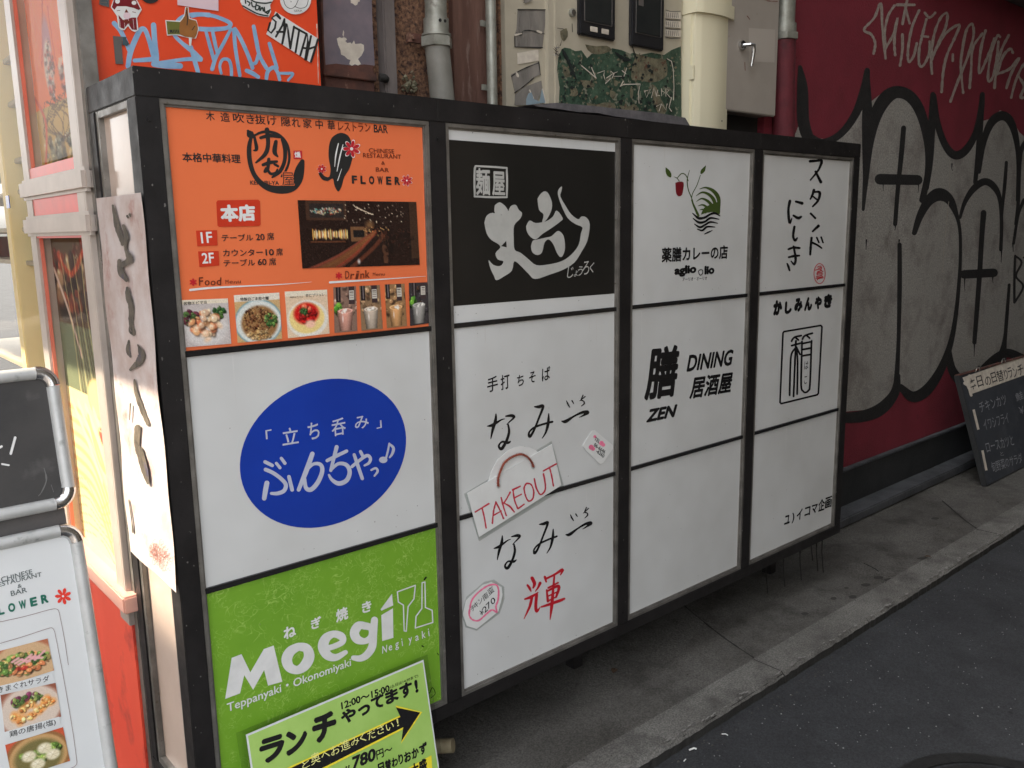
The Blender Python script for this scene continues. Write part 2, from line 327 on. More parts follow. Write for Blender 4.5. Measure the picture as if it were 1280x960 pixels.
def tmesh(s, bold, slant):
    key = (s, bold, slant)
    if key in TXN: return TXN[key]
    cu = bpy.data.curves.new('t', 'FONT'); cu.body = s; cu.shear = slant; cu.resolution_u = 3
    ob = bpy.data.objects.new('t', cu); COL.objects.link(ob); bpy.context.view_layer.update()
    me = bpy.data.meshes.new_from_object(ob.evaluated_get(bpy.context.evaluated_depsgraph_get()))
    vs = np.array([v.co[:2] for v in me.vertices]) if len(me.vertices) else np.zeros((1, 2)); fs = [tuple(p.vertices) for p in me.polygons]
    bpy.data.objects.remove(ob); bpy.data.curves.remove(cu); bpy.data.meshes.remove(me)
    lay = np.zeros(len(vs))
    if bold > 0:
        n = 8 if bold > .012 else 4; base = vs; V_ = [base]; F_ = list(fs); L_ = [lay]
        rings = [bold] if bold < .035 else [bold*.5, bold]; q = 1
        for r_ in rings:
            for i in range(n):
                a = 2*math.pi*i/n; V_.append(base+np.array([math.cos(a), math.sin(a)])*r_); L_.append(np.full(len(base), -q*.000004)); F_ += [tuple(j+q*len(base) for j in f) for f in fs]; q += 1
        vs = np.concatenate(V_); lay = np.concatenate(L_); fs = F_
    mn = vs.min(0); mx = vs.max(0); vs = (vs-mn)/np.maximum(mx-mn, 1e-6); TXN[key] = (np.column_stack([vs, lay]), fs); return TXN[key]
def T(s, x0, y0, x1, y1, h, m, pl, par, bold=0, slant=0, name='lettering'):
    vs, fs = tmesh(s, bold, slant); off = pl.nxt(.00001)+.00008
    A = pl.at(x0, y0, off); B = pl.at(x1, y1, off); e = B-A; u = pl.n.cross(e).normalized()
    # height in metres from h pixels measured at right angles to the baseline on the picture
    L = math.hypot(x1-x0, y1-y0); nx, ny = (y1-y0)/L, -(x1-x0)/L
    mid = pl.at((x0+x1)/2, (y0+y1)/2, off); H = (pl.at((x0+x1)/2+nx*h, (y0+y1)/2+ny*h, off)-mid); hh = abs(H.dot(u)) or H.length
    return new(name, [A+e*float(a)+u*hh*float(b)+pl.n*float(c) for a, b, c in vs], fs, m, par)
def chars(txt, pts, m, pl, par, bold=0, slant=0):
    for c, (x0, y0, x1, y1, h) in zip(txt, pts): T(c, x0, y0, x1, y1, h, m, pl, par, bold, slant)

# ---- small painter for the printed pictures (flat print)
def canvas(W, H, c): a = np.zeros((H, W, 3)); a[:] = np.array(c)/255; return a
def blob(a, cx, cy, rx, ry, c, soft=.25, al=1, rot=0):
    H, W, _ = a.shape; y, x = np.mgrid[0:H, 0:W]; x = (x/(W-1)-cx); y = (y/(H-1)-cy)*H/W; cxr = x*math.cos(rot)+y*math.sin(rot); cyr = -x*math.sin(rot)+y*math.cos(rot)
    d = np.sqrt((cxr/rx)**2+(cyr/(ry))**2); k = np.clip((1-d)/soft, 0, 1)[..., None]*al; a[:] = a*(1-k)+np.array(c)/255*k
def rect(a, x0, x1, y0, y1, c, al=1):
    H, W, _ = a.shape; i0, i1, j0, j1 = int(y0*H), int(y1*H), int(x0*W), int(x1*W); a[i0:i1, j0:j1] = a[i0:i1, j0:j1]*(1-al)+np.array(c)/255*al
def pline(a, pts, w, c, al=1):
    P = smoothpts(pts, 8); H, W, _ = a.shape; y, x = np.mgrid[0:H, 0:W]; x = x/(W-1); y = y/(H-1); k = np.zeros((H, W))
    for (ax, ay), (bx, by) in zip([p[:2] for p in P[:-1]], [p[:2] for p in P[1:]]):
        dx, dy = bx-ax, (by-ay)*H/W; L2 = dx*dx+dy*dy+1e-12; px, py = x-ax, (y-ay)*H/W; t = np.clip((px*dx+py*dy)/L2, 0, 1); d = np.hypot(px-t*dx, py-t*dy); k = np.maximum(k, np.clip((w-d)/(w*.5), 0, 1))
    k = k[..., None]*al; a[:] = a*(1-k)+np.array(c)/255*k
def scatter(a, n, cx, cy, r, pal, s=(.03, .07), ry=None, seed=0, al=.9):
    g = np.random.default_rng(seed); ry = ry or r
    for _ in range(n):
        th = g.uniform(0, 6.28); q = math.sqrt(g.uniform(0, 1)); c = np.array(pal[g.integers(len(pal))])*g.uniform(.75, 1.2); sz = g.uniform(*s)
        x_, y_, k_, ro = cx+q*r*math.cos(th), cy+q*ry*math.sin(th), g.uniform(.4, 1), g.uniform(0, 3.1)
        if sz > .018: blob(a, x_+sz*.25, y_+sz*.45, sz*1.05, sz*k_*1.05, c*.28, .5, al*.8, ro)
        blob(a, x_, y_, sz, sz*k_, np.clip(c, 0, 255), .3, al, ro)
        if sz > .03: blob(a, x_-sz*.25, y_-sz*.2, sz*.35, sz*k_*.3, np.clip(c*1.35+25, 0, 255), .6, .8, ro)
def grain(a, s, seed=0): a += np.random.default_rng(seed).normal(0, s, a.shape[:2])[..., None]; np.clip(a, 0, 1, a); return a
def picture(name, a, quad, pl, par, m=None, scale=1.0):
    """quad: px corners tl, tr, br, bl"""
    H, W, _ = a.shape; off = pl.nxt(); q = [pl.at(*p, off) for p in quad]; vs = []
    for j in range(H):
        v_ = j/(H-1)
        for i in range(W):
            u_ = i/(W-1); vs.append((q[0]*(1-u_)+q[1]*u_)*(1-v_)+(q[3]*(1-u_)+q[2]*u_)*v_)
    fs = [(j*W+i, (j+1)*W+i, (j+1)*W+i+1, j*W+i+1) for j in range(H-1) for i in range(W-1)]
    o = new(name, vs, fs, m or M['photo'], par); ca = o.data.color_attributes.new('Col', 'FLOAT_COLOR', 'POINT')
    c = np.clip(a.reshape(-1, 3), 0, 1)*scale; c = np.where(c <= .04045, c/12.92, ((c+.055)/1.055)**2.4); ca.data.foreach_set('color', np.concatenate([c, np.ones((len(c), 1))], 1).ravel()); return o

# ================================================================== GROUND
RZ = .040; GR = MB(); GR.add([(-150, -150, RZ), (150, -150, RZ), (150, 150, RZ), (-150, 150, RZ)], [(0, 1, 2, 3)])
tag(GR.build('road', M['asphalt']), 'dark grey asphalt of the lane beside the sign box', kind='structure')
def rough_box(name, x0, x1, y0, y1, z0, z1, m, par, seed, amp=.0022, step=.018):
    g = random.Random(seed); nx = max(2, int((x1-x0)/step)); mb = MB(); rows = []
    prof = [(y0, z0), (y0, z1-.012), (y0+.012, z1), (y1, z1)]
    for i in range(nx+1):
        x = x0+(x1-x0)*i/nx; e = g.uniform(-amp, amp)
        rows.append([(x, y+(e if k in (1, 2) else 0), z+(g.uniform(-amp, 0)*.5 if k in (1, 2) else 0)) for k, (y, z) in enumerate(prof)])
    v = [p for r in rows for p in r]; k = len(prof); f = [(i*k+j, (i+1)*k+j, (i+1)*k+j+1, i*k+j+1) for i in range(nx) for j in range(k-1)]
    f += [tuple(range(k)), tuple(nx*k+j for j in range(k))[::-1]]
    return mb.add(v, f).build(name, m, par)
def tiles():
    m = mat('beige_street_tiles', (.42, .36, .30), (.36, .31, .26), scale=3, rough=.7)
    n = m.node_tree.nodes; l = m.node_tree.links; bs = n['Principled BSDF']; src = bs.inputs['Base Color'].links[0].from_socket
    g_ = n.new('ShaderNodeNewGeometry'); b_ = n.new('ShaderNodeTexBrick'); b_.inputs['Scale'].default_value = 3.3; b_.inputs['Mortar Size'].default_value = .012; b_.offset = 0; b_.inputs['Brick Width'].default_value = 1; b_.inputs['Row Height'].default_value = 1
    l.new(g_.outputs['Position'], b_.inputs[0]); x = n.new('ShaderNodeMix'); x.data_type = 'RGBA'; l.new(b_.outputs['Fac'], x.inputs[0]); l.new(src, x.inputs[6]); x.inputs[7].default_value = (.12, .10, .085, 1); l.new(x.outputs[2], bs.inputs['Base Color']); return m
tag(box('street_paving', -13, -.92, -14, 16, -.05, .054, tiles(), bevel=0), 'beige square paving of the sunny street beyond the lane corner', kind='structure')
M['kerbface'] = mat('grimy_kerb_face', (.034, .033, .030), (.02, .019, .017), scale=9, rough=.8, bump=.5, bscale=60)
pav = tag(box('pavement', -.9, 26, -.155, .40, -.05, .0755, M['concrete'], bevel=0), 'stained concrete pavement strip between kerb and building wall', kind='structure')
kx = [-.9, -.1, .62, 1.20, 1.786, 2.35, 3.0, 3.62, 4.3, 4.95, 5.6, 6.3, 7.1, 7.9, 8.8, 9.8, 11, 13, 26]
for i in range(len(kx)-1):
    ks = rough_box('kerb_stone', kx[i]+.0006, kx[i+1]-.0006, -.276, -.158, -.03, .080+random.uniform(-.002, .002), M['kerb'], pav, i)
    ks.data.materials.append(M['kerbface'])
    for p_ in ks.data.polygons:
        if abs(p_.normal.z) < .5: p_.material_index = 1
box('joint_filler', -.9, 26, -.270, -.150, -.04, .072, M['dark'], pav, 0)
PVM = PL((0, 0, .0762), (0, 0, 1))
# dark stains and gum marks on the concrete
ik = Ink(PVM)
for (x, y, a, b) in [(1098, 722, 6, 2), (1112, 725, 7, 2.4), (1128, 722, 6, 2), (1082, 731, 6, 2), (1058, 735, 3, 1.2), (1066, 746, 5, 2.2), (1042, 748, 4, 2), (1006, 767, 5, 1.8), (1156, 698, 10, 1.6), (1092, 746, 3, 2), (1244, 628, 5, 2), (1169, 648, 5, 1.5)]:
    ik.disc(x, y, a, b, 12)
ik.build('gum_stain', mat('old_gum', (.028, .025, .022), rough=.8), pav)
g = random.Random(19); mb = MB()
for i in range(150):
    x = g.uniform(.6, 5.2); y = -.272+abs(g.gauss(0, .006)); q_ = g.uniform(.002, .008); mb.add([(x+q_*1.8*math.cos(a_)*g.uniform(.5, 1.3), y+q_*.6*math.sin(a_)*g.uniform(.5, 1.3), .0832) for a_ in (0, 1, 2, 3, 4, 5.2)], [(0, 1, 2, 3, 4, 5)])
tag(mb.build('worn_edge', mat('worn_kerb_edge', (.24, .235, .22), (.16, .15, .14), scale=80, rough=.9), pav), kind='stuff')
mb = MB()
for i in range(420):
    x = g.uniform(.5, 4.6); y = g.uniform(-.25, .3) if g.random() < .35 else -.29-abs(g.gauss(0, .03)); z = .0835 if y > -.276 else RZ; q_ = g.uniform(.0015, .0055)
    mb.add([(x-q_, y, z), (x+q_*.6, y-q_*.7, z), (x+q_*.8, y+q_*.8, z), (x, y, z+q_*.5)], [(0, 1, 3), (1, 2, 3), (2, 0, 3)])
tag(mb.build('crumbled_dirt', mat('crumbled_dirt', (.07, .063, .052), (.03, .027, .023), scale=60, rough=.95), pav), kind='stuff')
def leaf(px, py, a_, sz, label):
    c = PVM.at(px, py); v = []; n_ = 9
    for i in range(n_):
        t = i/(n_-1); wd = sz*.32*math.sin(math.pi*t); dx = (t-.5)*sz; h_ = .004+.005*math.sin(t*3)
        for s_ in (-1, 0, 1): v.append((c.x+dx*math.cos(a_)-s_*wd*math.sin(a_), c.y+dx*math.sin(a_)+s_*wd*math.cos(a_), .080+h_+abs(s_)*.002))
    o = new('dry_leaf', v, [(3*i+j, 3*i+j+1, 3*i+j+4, 3*i+j+3) for i in range(n_-1) for j in (0, 1)], M['leaf']); tag(o, label, 'leaf')
M['leaf'] = mat('dry_leaf', (.09, .055, .03), (.05, .03, .018), scale=60, rough=.9)
leaf(768, 842, .5, .034, 'small curled brown leaf on the pavement under third panel column')
leaf(1160, 699, 2.2, .03, 'thin dark dry leaf near the kerb, left of the chalkboard')
# cracks / patch joint
ik = Ink(PVM)
ik.st([(835, 740), (868, 768), (905, 797), (942, 822)], 1.6, rag=.5); ik.st([(1178, 626), (1206, 650), (1226, 664)], 1.3, rag=.5); ik.st([(1080, 704), (1092, 710), (1098, 714)], 1, rag=.5)
ik.build('pavement_joint', M['dark'], pav)
# lighter patched slab
pk = Ink(PVM); pk.poly([(1160, 610), (1208, 596), (1262, 640), (1232, 662), (1196, 640)]); pk.poly([(835, 741), (880, 778), (852, 815), (770, 872), (716, 880), (738, 810)])
pk.build('cement_patch', concrete('patch_concrete', (.125, .12, .108), (.075, .07, .062), (.045, .042, .036), 3), pav)
# iron cover in the road
mh = empty('manhole_cover', (1.65, -.99, RZ), 'round cast iron manhole cover in the dark road at the bottom corner', 'manhole cover')
def ring(cx, cy, r0, r1, z0, z1, n=64):
    mb = MB(); v = []; z0 += RZ; z1 += RZ
    for i in range(n):
        a = 2*math.pi*i/n; c, s = math.cos(a), math.sin(a)
        v += [(cx+c*r0, cy+s*r0, z1), (cx+c*r1, cy+s*r1, z1), (cx+c*r1, cy+s*r1, z0), (cx+c*r0, cy+s*r0, z0)]
    f = []
    for i in range(n):
        a, b = 4*i, 4*((i+1) % n)
        for k in range(4): f.append((a+k, b+k, b+(k+1) % 4, a+(k+1) % 4))
    return mb.add(v, f)
MHX, MHY = 1.60, -1.035
ring(MHX, MHY, .265, .305, -.01, .006).build('cover_rim', M['iron'], mh)
ring(MHX, MHY, .0, .255, -.01, .003).build('cover_plate', M['iron'], mh)
mb = MB()
for r_ in (.05, .10, .15, .20):
    n = int(r_*70)
    for i in range(n):
        a = 2*math.pi*i/n+r_*9; mb.tube([(MHX+math.cos(a)*r_, MHY+math.sin(a)*r_, RZ+.004), (MHX+math.cos(a+.16)*(r_+.035), MHY+math.sin(a+.16)*(r_+.035), RZ+.004)], .006, 5)
tag(mb.build('tread_pattern', M['iron'], mh), kind='stuff')
# litter
SP = PL((0, 0, .002), (0, 0, 1))
def scrap(px, py, L, wd, rot, label, z=RZ+.002):
    c = PL((0, 0, z), (0, 0, 1)).at(px, py); mb = MB(); a = math.cos(rot), math.sin(rot)
    pts = [(c.x+a[0]*L*t, c.y+a[1]*L*t, z+wd*.6) for t in (-.5, 0, .5)]; pts[1] = (pts[1][0]+wd, pts[1][1], z+wd)
    o = mb.tube(pts, wd*.5, 6).build('paper_scrap', M['litter']); return tag(o, label, 'litter')
scrap(866, 938, .022, .005, -.5, 'small white cigarette-like stub lying on road below the kerb step')
scrap(906, 919, .018, .003, -1.1, 'bent white paper fleck on road just below the kerb')
scrap(856, 951, .012, .003, .2, 'tiny pale crumb of paper near bottom edge of road')
scrap(1103, 745, .010, .003, .2, 'tiny pale fleck caught at foot of the kerb')
gm = MB(); g = random.Random(3)
for _ in range(520):
    x = 1.0+g.random()*3.5; y = -.29-abs(g.gauss(0, .45))-.01; s = g.uniform(.0008, .0024)
    gm.add([(x-s, y-s, RZ), (x+s, y-s*.7, RZ), (x+s*.8, y+s, RZ), (x-s*.8, y+s*.9, RZ), (x, y, RZ+s*1.2)], [(0, 1, 4), (1, 2, 4), (2, 3, 4), (3, 0, 4)])
tag(gm.build('grit', mat('pale_grit', (.30, .30, .29), (.10, .10, .10), scale=60, rough=.7)), 'fine pale grit scattered over the asphalt', kind='stuff')

# ================================================================== LIGHTBOX SIGN
SB = empty('lightbox_sign', (1.315, .147, .08), 'long black-framed lightbox sign with twelve restaurant panels standing in the lane', 'sign')
XL = [.042, .690, 1.338, 1.986]; PW = .602; ZT, ZB, DZ = 1.748, .305, (1.275, .788)
box('top_rail', 0, 2.63, 0, .294, ZT, 1.80, M['frame'], SB, .002)
box('bottom_rail', 0, 2.63, 0, .294, .268, ZB, M['frame'], SB, .002)
px_ = [(0, .042)]+[(XL[i]+PW, XL[i+1]) for i in range(3)]+[(XL[3]+PW, 2.63)]
for i, (a, b) in enumerate(px_): box('post', a, b, 0 if i == 0 else .001, .05, ZB, ZT, M['frame'], SB, .0015)
box('back_sheet', .02, 2.61, .284, .293, ZB, ZT, M['frame'], SB, 0)
box('end_sheet', 2.618, 2.629, .05, .284, ZB, ZT, M['frame'], SB, 0)
box('rear_post', 0, .03, .258, .293, ZB, ZT, M['frame'], SB, .0015)
# side window of the box
def ringbars(x0, x1, z0, z1, y0, y1, t, name, par, m):
    mb = MB(); mb.box(x0, x1, y0, y1, z1-t, z1); mb.box(x0, x1, y0, y1, z0, z0+t); mb.box(x0, x0+t, y0, y1, z0+t, z1-t); mb.box(x1-t, x1, y0, y1, z0+t, z1-t)
    return mb.build(name, m, par, bevel=.0008)
mb = MB()
for (y0, y1, z0, z1) in [(.05, .062, ZB, ZT), (.240, .258, ZB, ZT), (.062, .240, ZT-.014, ZT), (.062, .240, ZB, ZB+.02)]: mb.box(.003, .018, y0, y1, z0, z1)
mb.build('side_trim', M['alu'], SB, bevel=.001)
box('side_panel', .014, .02, .062, .240, ZB+.02, ZT-.014, M['beige'], SB, 0)
PF = PL((0, .012, 0), (0, -1, 0))
PANEL = {}
LAB = {(0, 0): 'orange menu panel with food photos', (0, 1): 'white panel with blue oval', (0, 2): 'green fibre-pattern panel', (1, 0): 'white panel carrying a black printed sheet', (1, 1): 'white panel with brush lettering', (1, 2): 'white panel with red character', (2, 0): 'white panel with sprouting plant logo', (2, 1): 'white panel reading DINING', (2, 2): 'blank white panel', (3, 0): 'white panel with vertical brush lettering', (3, 1): 'white panel with framed box emblem', (3, 2): 'white panel with small text at its foot'}
zz = [ZT, DZ[0], DZ[1], ZB]
for c in range(4):
    x0, x1 = XL[c], XL[c]+PW
    ringbars(x0, x1, ZB, ZT, .003, .022, .0095, 'trim', SB, M['alu'])
    ringbars(x0+.0095, x1-.0095, ZB+.0095, ZT-.0095, .008, .022, .004, 'inner_trim', SB, M['alu'])
    for r in range(3):
        m = M['orange'] if (c, r) == (0, 0) else M['green'] if (c, r) == (0, 2) else M['acryl']
        zt_ = zz[r]-(.0135 if r == 0 else .006); zb_ = zz[r+1]+(.0135 if r == 2 else .006)
        o = box('panel', x0+.0135, x1-.0135, .012, .018, zb_, zt_, m, SB, 0); o['label'] = LAB[(c, r)]; PANEL[(c, r)] = o
    for z in DZ: box('divider', x0+.0095, x1-.0095, .006, .017, z-.0058, z+.0058, M['black'], SB, .0008)
    # screws on the trim
    for z in (1.56, 1.0, .45):
        MB().tube([(x1-.005, .0035, z), (x1-.005, .0005, z)], .0035, 8).build('screw', M['alu'], SB)
# legs under the box
for x in (.12, 1.3, 2.45): box('leg', x, x+.04, .2, .24, .077, .268, M['frame'], SB, .001)

M['streak'] = mat('water_streak', (.55, .55, .53), (.60, .60, .59), scale=30, rough=.3)
M['speck'] = mat('fly_speck', (.10, .09, .08), (.2, .19, .17), scale=60, rough=.6)
M['chip'] = mat('chipped_paint', (.16, .15, .14), (.08, .075, .07), scale=60, rough=.7)
g = random.Random(77)
for (c, r), pn in PANEL.items():
    x0 = XL[c]+.016; x1 = XL[c]+PW-.016; zt_ = zz[r]-.014; zb_ = zz[r+1]+.014; mb = MB()
    if (c, r) in ((0, 1), (1, 0), (1, 1), (1, 2), (2, 0), (2, 1), (2, 2), (3, 0), (3, 1), (3, 2)):
        for i in range(7):
            x = g.uniform(x0, x1); w_ = g.uniform(.0006, .0018); L_ = g.uniform(.02, .12); z = zt_; d = g.uniform(-.003, .003); mb.add([(x-w_, .01185, z), (x+w_, .01185, z), (x+w_*.4+d, .01185, z-L_), (x-w_*.4+d, .01185, z-L_)], [(3, 2, 1, 0)])
        tag(mb.build('water_streak', M['streak'], pn), kind='stuff')
    mb = MB()
    for i in range(16):
        x, z, q_ = g.uniform(x0, x1), g.uniform(zb_, zt_), g.uniform(.0006, .0016)
        if g.random() < .5: z = zb_+abs(g.gauss(0, .02))
        mb.add([(x+q_*math.cos(a_)*g.uniform(.7, 1.2), .01175, z+q_*math.sin(a_)*g.uniform(.7, 1.2)) for a_ in (0, 1.2, 2.4, 3.8, 5)], [(4, 3, 2, 1, 0)])
    tag(mb.build('speck', M['speck'], pn), kind='stuff')
mb = MB()
for i in range(75):
    if g.random() < .55: x, z = g.uniform(.003, .038) if g.random() < .6 else g.choice(XL[1:])-g.uniform(.006, .04), g.uniform(.3, 1.75)
    else: x, z = g.uniform(0, 2.6), g.uniform(1.753, 1.797)
    q_ = g.uniform(.0006, .0022); e_ = g.uniform(.6, 2.4)
    mb.add([(x+q_*math.cos(a_)*g.uniform(.6, 1.3), -.0004, z+e_*q_*math.sin(a_)*g.uniform(.6, 1.3)) for a_ in (0, 1.2, 2.4, 3.8, 5)], [(4, 3, 2, 1, 0)])
tag(mb.build('paint_chip', M['chip'], SB), kind='stuff')
for x in [.021]+[XL[i]-.023 for i in (1, 2, 3)]+[2.61]:
    for z in (.34, 1.71): MB().tube([(x, .0005, z), (x, -.0022, z)], .0045, 10).build('rivet', M['frame'], SB)
for x in (.645, 1.293, 1.941): box('rail_seam', x+.022, x+.0232, -.0006, .0004, 1.751, 1.799, M['dark'], SB, 0)
# --- orange menu panel
PF.k = .0006; P = PANEL[(0, 0)]; B_ = M['soft_black']; t1 = (190, 110, 3.4595); t2 = (190, 240, 3.4595)
def ct(txt, tr, x0, y0, x1, y1, h, m, pl, par, bold=0, slant=0): return T(txt, tr[0]+x0/tr[2], tr[1]+y0/tr[2], tr[0]+x1/tr[2], tr[1]+y1/tr[2], h/tr[2], m, pl, par, bold, slant)
xs = [(235, 272), (298, 338), (352, 400), (410, 445), (447, 492), (500, 540), (560, 600), (606, 642), (655, 692), (708, 740), (760, 792)]
for c, (a, b) in zip('木造吹き抜け隠れ家中華', xs):
    y = 140+(a-235)*.076; ct(c, t1, a, y, b, y+2, 40, B_, PF, P, .012)
ct('レストラン', t1, 806, 184, 945, 191, 38, M['brown'], PF, P, .012); ct('BAR', t1, 960, 192, 1020, 196, 34, B_, PF, P, .02)
ct('本格中華料理', t1, 133, 319, 384, 326, 40, B_, PF, P, .02)
k = Ink(PF)
for s in [[(415, 185, 8), (425, 200, 24), (440, 212, 10)], [(428, 215, 14), (420, 260, 20), (424, 320, 20), (445, 380, 20), (490, 425, 26), (550, 440, 34), (600, 428, 44), (628, 395, 46), (640, 350, 38), (650, 318, 20)],
          [(432, 212, 6), (480, 190, 9), (540, 198, 9), (582, 240, 9), (594, 300, 8), (582, 350, 8), (560, 382, 6)], [(470, 215, 10), (510, 206, 12), (556, 212, 9)], [(497, 180, 15), (502, 240, 13), (490, 285, 14), (450, 322, 6)],
          [(443, 212, 8), (452, 262, 12), (440, 270, 4)], [(536, 232, 12), (530, 275, 15), (543, 296, 6)], [(566, 222, 14), (576, 270, 13), (572, 320, 12), (552, 362, 12), (520, 386, 6)],
          [(480, 332, 10), (512, 322, 12), (540, 318, 8)], [(505, 308, 11), (500, 350, 11), (487, 362, 8), (492, 345, 5)], [(500, 350, 8), (512, 370, 9), (535, 368, 10), (542, 352, 6)], [(530, 330, 8), (545, 338, 8)]]:
    k.st([(p[0], p[1], p[2]*(1.35 if len(s) < 10 else 1)) for p in s] , tr=t1)
k.build('circle_logo', B_, P)
ct('KEMURI-YA', t1, 425, 418, 550, 420, 18, B_, PF, P, .02)
ct('屋', t1, 562, 424, 618, 424, 62, M['orange'], PF, P, .035); ct('屋', t1, 564, 421, 616, 421, 56, B_, PF, P, .0)
k = Ink(PF); k.poly([(612, 271), (649, 271), (649, 307), (612, 306)], t1); k.build('seal', M['red'], P); ct('燻', t1, 617, 302, 644, 302, 27, M['white'], PF, P, .02)
k = Ink(PF); k.poly([(800, 198), (822, 194), (848, 206), (862, 236), (868, 290), (855, 345), (832, 385), (820, 425), (806, 448), (790, 425), (782, 392), (760, 402), (735, 395), (720, 368), (730, 362), (745, 380), (766, 384), (772, 350), (764, 300), (766, 248), (778, 215)], t1, 3); k.build('pepper_logo', B_, P)
k = Ink(PF)
for s in [[(806, 240, 4), (795, 290, 6), (790, 340, 2)], [(826, 245, 3), (812, 300, 6), (800, 360, 3)], [(820, 350, 2), (803, 400, 4)]]: k.st(s, tr=t1)
for (x, y, r_) in ((863, 263, 41), (734, 350, 21), (1102, 400, 26)): k.flower(t1[0]+x/t1[2], t1[1]+y/t1[2], r_/t1[2], 7)
k.build('pepper_highlight', M['white'], P)
k = Ink(PF)
for (x, y, r_) in ((863, 263, 37), (734, 350, 20), (1102, 400, 24)): k.flower(t1[0]+x/t1[2], t1[1]+y/t1[2], r_/t1[2], 7)
for (x, y, r_) in ((178, 390, 17), (808, 362, 16)): k.flower(t2[0]+x/t2[2], t2[1]+y/t2[2], r_/t2[2], 6)
k.build('flower_emblem', M['red'], P)
k = Ink(PF)
for (x, y, r_) in ((863, 263, 7), (734, 350, 4), (1102, 400, 4)): k.disc(t1[0]+x/t1[2], t1[1]+y/t1[2], r_/t1[2])
k.build('flower_centre', M['white'], P)
ct('CHINESE', t1, 938, 279, 1048, 284, 19, M['brown'], PF, P, .01); ct('RESTAURANT', t1, 913, 300, 1078, 307, 19, M['brown'], PF, P, .01); ct('&', t1, 992, 331, 1008, 332, 14, M['brown'], PF, P, .01)
ct('BAR', t1, 968, 361, 1025, 364, 18, M['brown'], PF, P, .01)
for i, c in enumerate('FLOWER'): ct(c, t1, 865+i*37, 414+i*1.1, 865+i*37+23, 414.6+i*1.1, 36, B_, PF, P, .045)
k = Ink(PF); k.poly([(284, 36), (460, 33), (467, 40), (470, 140), (463, 147), (290, 151), (283, 145), (278, 44)], t2); k.poly([(190, 167), (281, 165), (284, 231), (196, 235)], t2); k.poly([(199, 257), (288, 255), (291, 318), (205, 325)], t2); k.build('red_block', M['redbox'], P)
ct('本店', t2, 299, 130, 450, 126, 74, M['white'], PF, P, .05); ct('1F', t2, 214, 222, 263, 219, 48, M['white'], PF, P, .018); ct('2F', t2, 218, 310, 270, 307, 46, M['white'], PF, P, .018)
ct('テーブル', t2, 302, 213, 438, 211, 30, B_, PF, P, .015); ct('20', t2, 450, 209, 488, 208, 28, B_, PF, P, .02); ct('席', t2, 499, 209, 530, 207, 33, B_, PF, P, .01)
ct('カウンター', t2, 308, 279, 480, 275, 30, B_, PF, P, .015); ct('10', t2, 492, 275, 528, 274, 28, B_, PF, P, .02); ct('席', t2, 538, 276, 567, 275, 33, B_, PF, P, .01)
ct('テーブル', t2, 310, 322, 446, 319, 30, B_, PF, P, .015); ct('60', t2, 458, 317, 496, 316, 28, B_, PF, P, .02); ct('席', t2, 507, 318, 538, 317, 33, B_, PF, P, .01)
def hand(txt, tr, x0, y0, x1, y1, h, m, pl, par, bold=.01, g=None):
    g = g or random.Random(len(txt)*7+int(x0)); n = len(txt); 
    for i, c in enumerate(txt):
        if c == ' ': continue
        a = i/n; b = (i+.84)/n; j = g.uniform(-.05, .05)*h
        hc = h*(.62 if c in 'acemnorsuvwxz' else 1)*g.uniform(.92, 1.06)
        T(c, tr[0]+(x0+(x1-x0)*a)/tr[2], tr[1]+(y0+(y1-y0)*a+j)/tr[2], tr[0]+(x0+(x1-x0)*b)/tr[2], tr[1]+(y0+(y1-y0)*b+j-g.uniform(-1, 2)*h*.03)/tr[2], hc/tr[2], m, pl, par, bold, .1)
hand('Food', t2, 203, 404, 306, 402, 34, M['brown'], PF, P); hand('Menu', t2, 318, 397, 388, 395, 17, M['brown'], PF, P, .005)
hand('Drink', t2, 835, 376, 945, 374, 34, M['brown'], PF, P); hand('Menu', t2, 955, 363, 1010, 361, 15, M['brown'], PF, P, .005)
k = Ink(PF); k.st([(165, 424, 10), (250, 415, 9), (400, 407, 6), (550, 400, 4), (690, 389, 1)], tr=t2); k.st([(770, 391, 10), (850, 386, 8), (1000, 377, 5), (1183, 364, 1)], tr=t2); k.build('underline', M['white'], P)
# bar interior picture
a = canvas(150, 82, (38, 22, 18))
rect(a, .06, .38, .02, .30, (70, 46, 34)); rect(a, .09, .36, .06, .26, (46, 38, 36)); scatter(a, 120, .22, .155, .13, [(200, 190, 180), (190, 70, 50), (80, 140, 130), (220, 200, 150)], (.004, .010), .05, 1)
for i in range(26): blob(a, .10+i*.011+rng.uniform(-.003, .003), .50, .006, .05*rng.uniform(.6, 1.1), [(240, 176, 90), (250, 226, 150), (170, 90, 44), (226, 214, 180)][i % 4], .3, 1)
rect(a, .08, .36, .60, .63, (90, 52, 34)); rect(a, .41, .55, .40, .62, (120, 84, 56)); rect(a, .43, .52, .44, .56, (30, 26, 26)); blob(a, .57, .36, .05, .05, (150, 110, 70), .8, .8)
for j in range(14): pline(a, [(.05+j*.02, 1.0), (.30+j*.012, .80), (.62, .44+j*.004)], .006, (150+rng.integers(-50, 40), 82+rng.integers(-25, 20), 50), .75)
pline(a, [(.40, 1), (.60, .70), (.70, .48)], .02, (96, 50, 34)); blob(a, .46, .92, .016, .03, (220, 220, 220), .8)
for j in range(8): pline(a, [(.66+j*.01, .45+j*.02), (.68+j*.004, .95)], .003, (120, 80, 56), .6)
for j in range(46): blob(a, .36+rng.uniform(0, .52), rng.uniform(.02, .34), .005, .006, (255, 240, 210), .8)
for j in range(5): pline(a, [(.44+j*.03, .06+j*.03), (.48+j*.03, .12+j*.02)], .004, (250, 230, 200), .9)
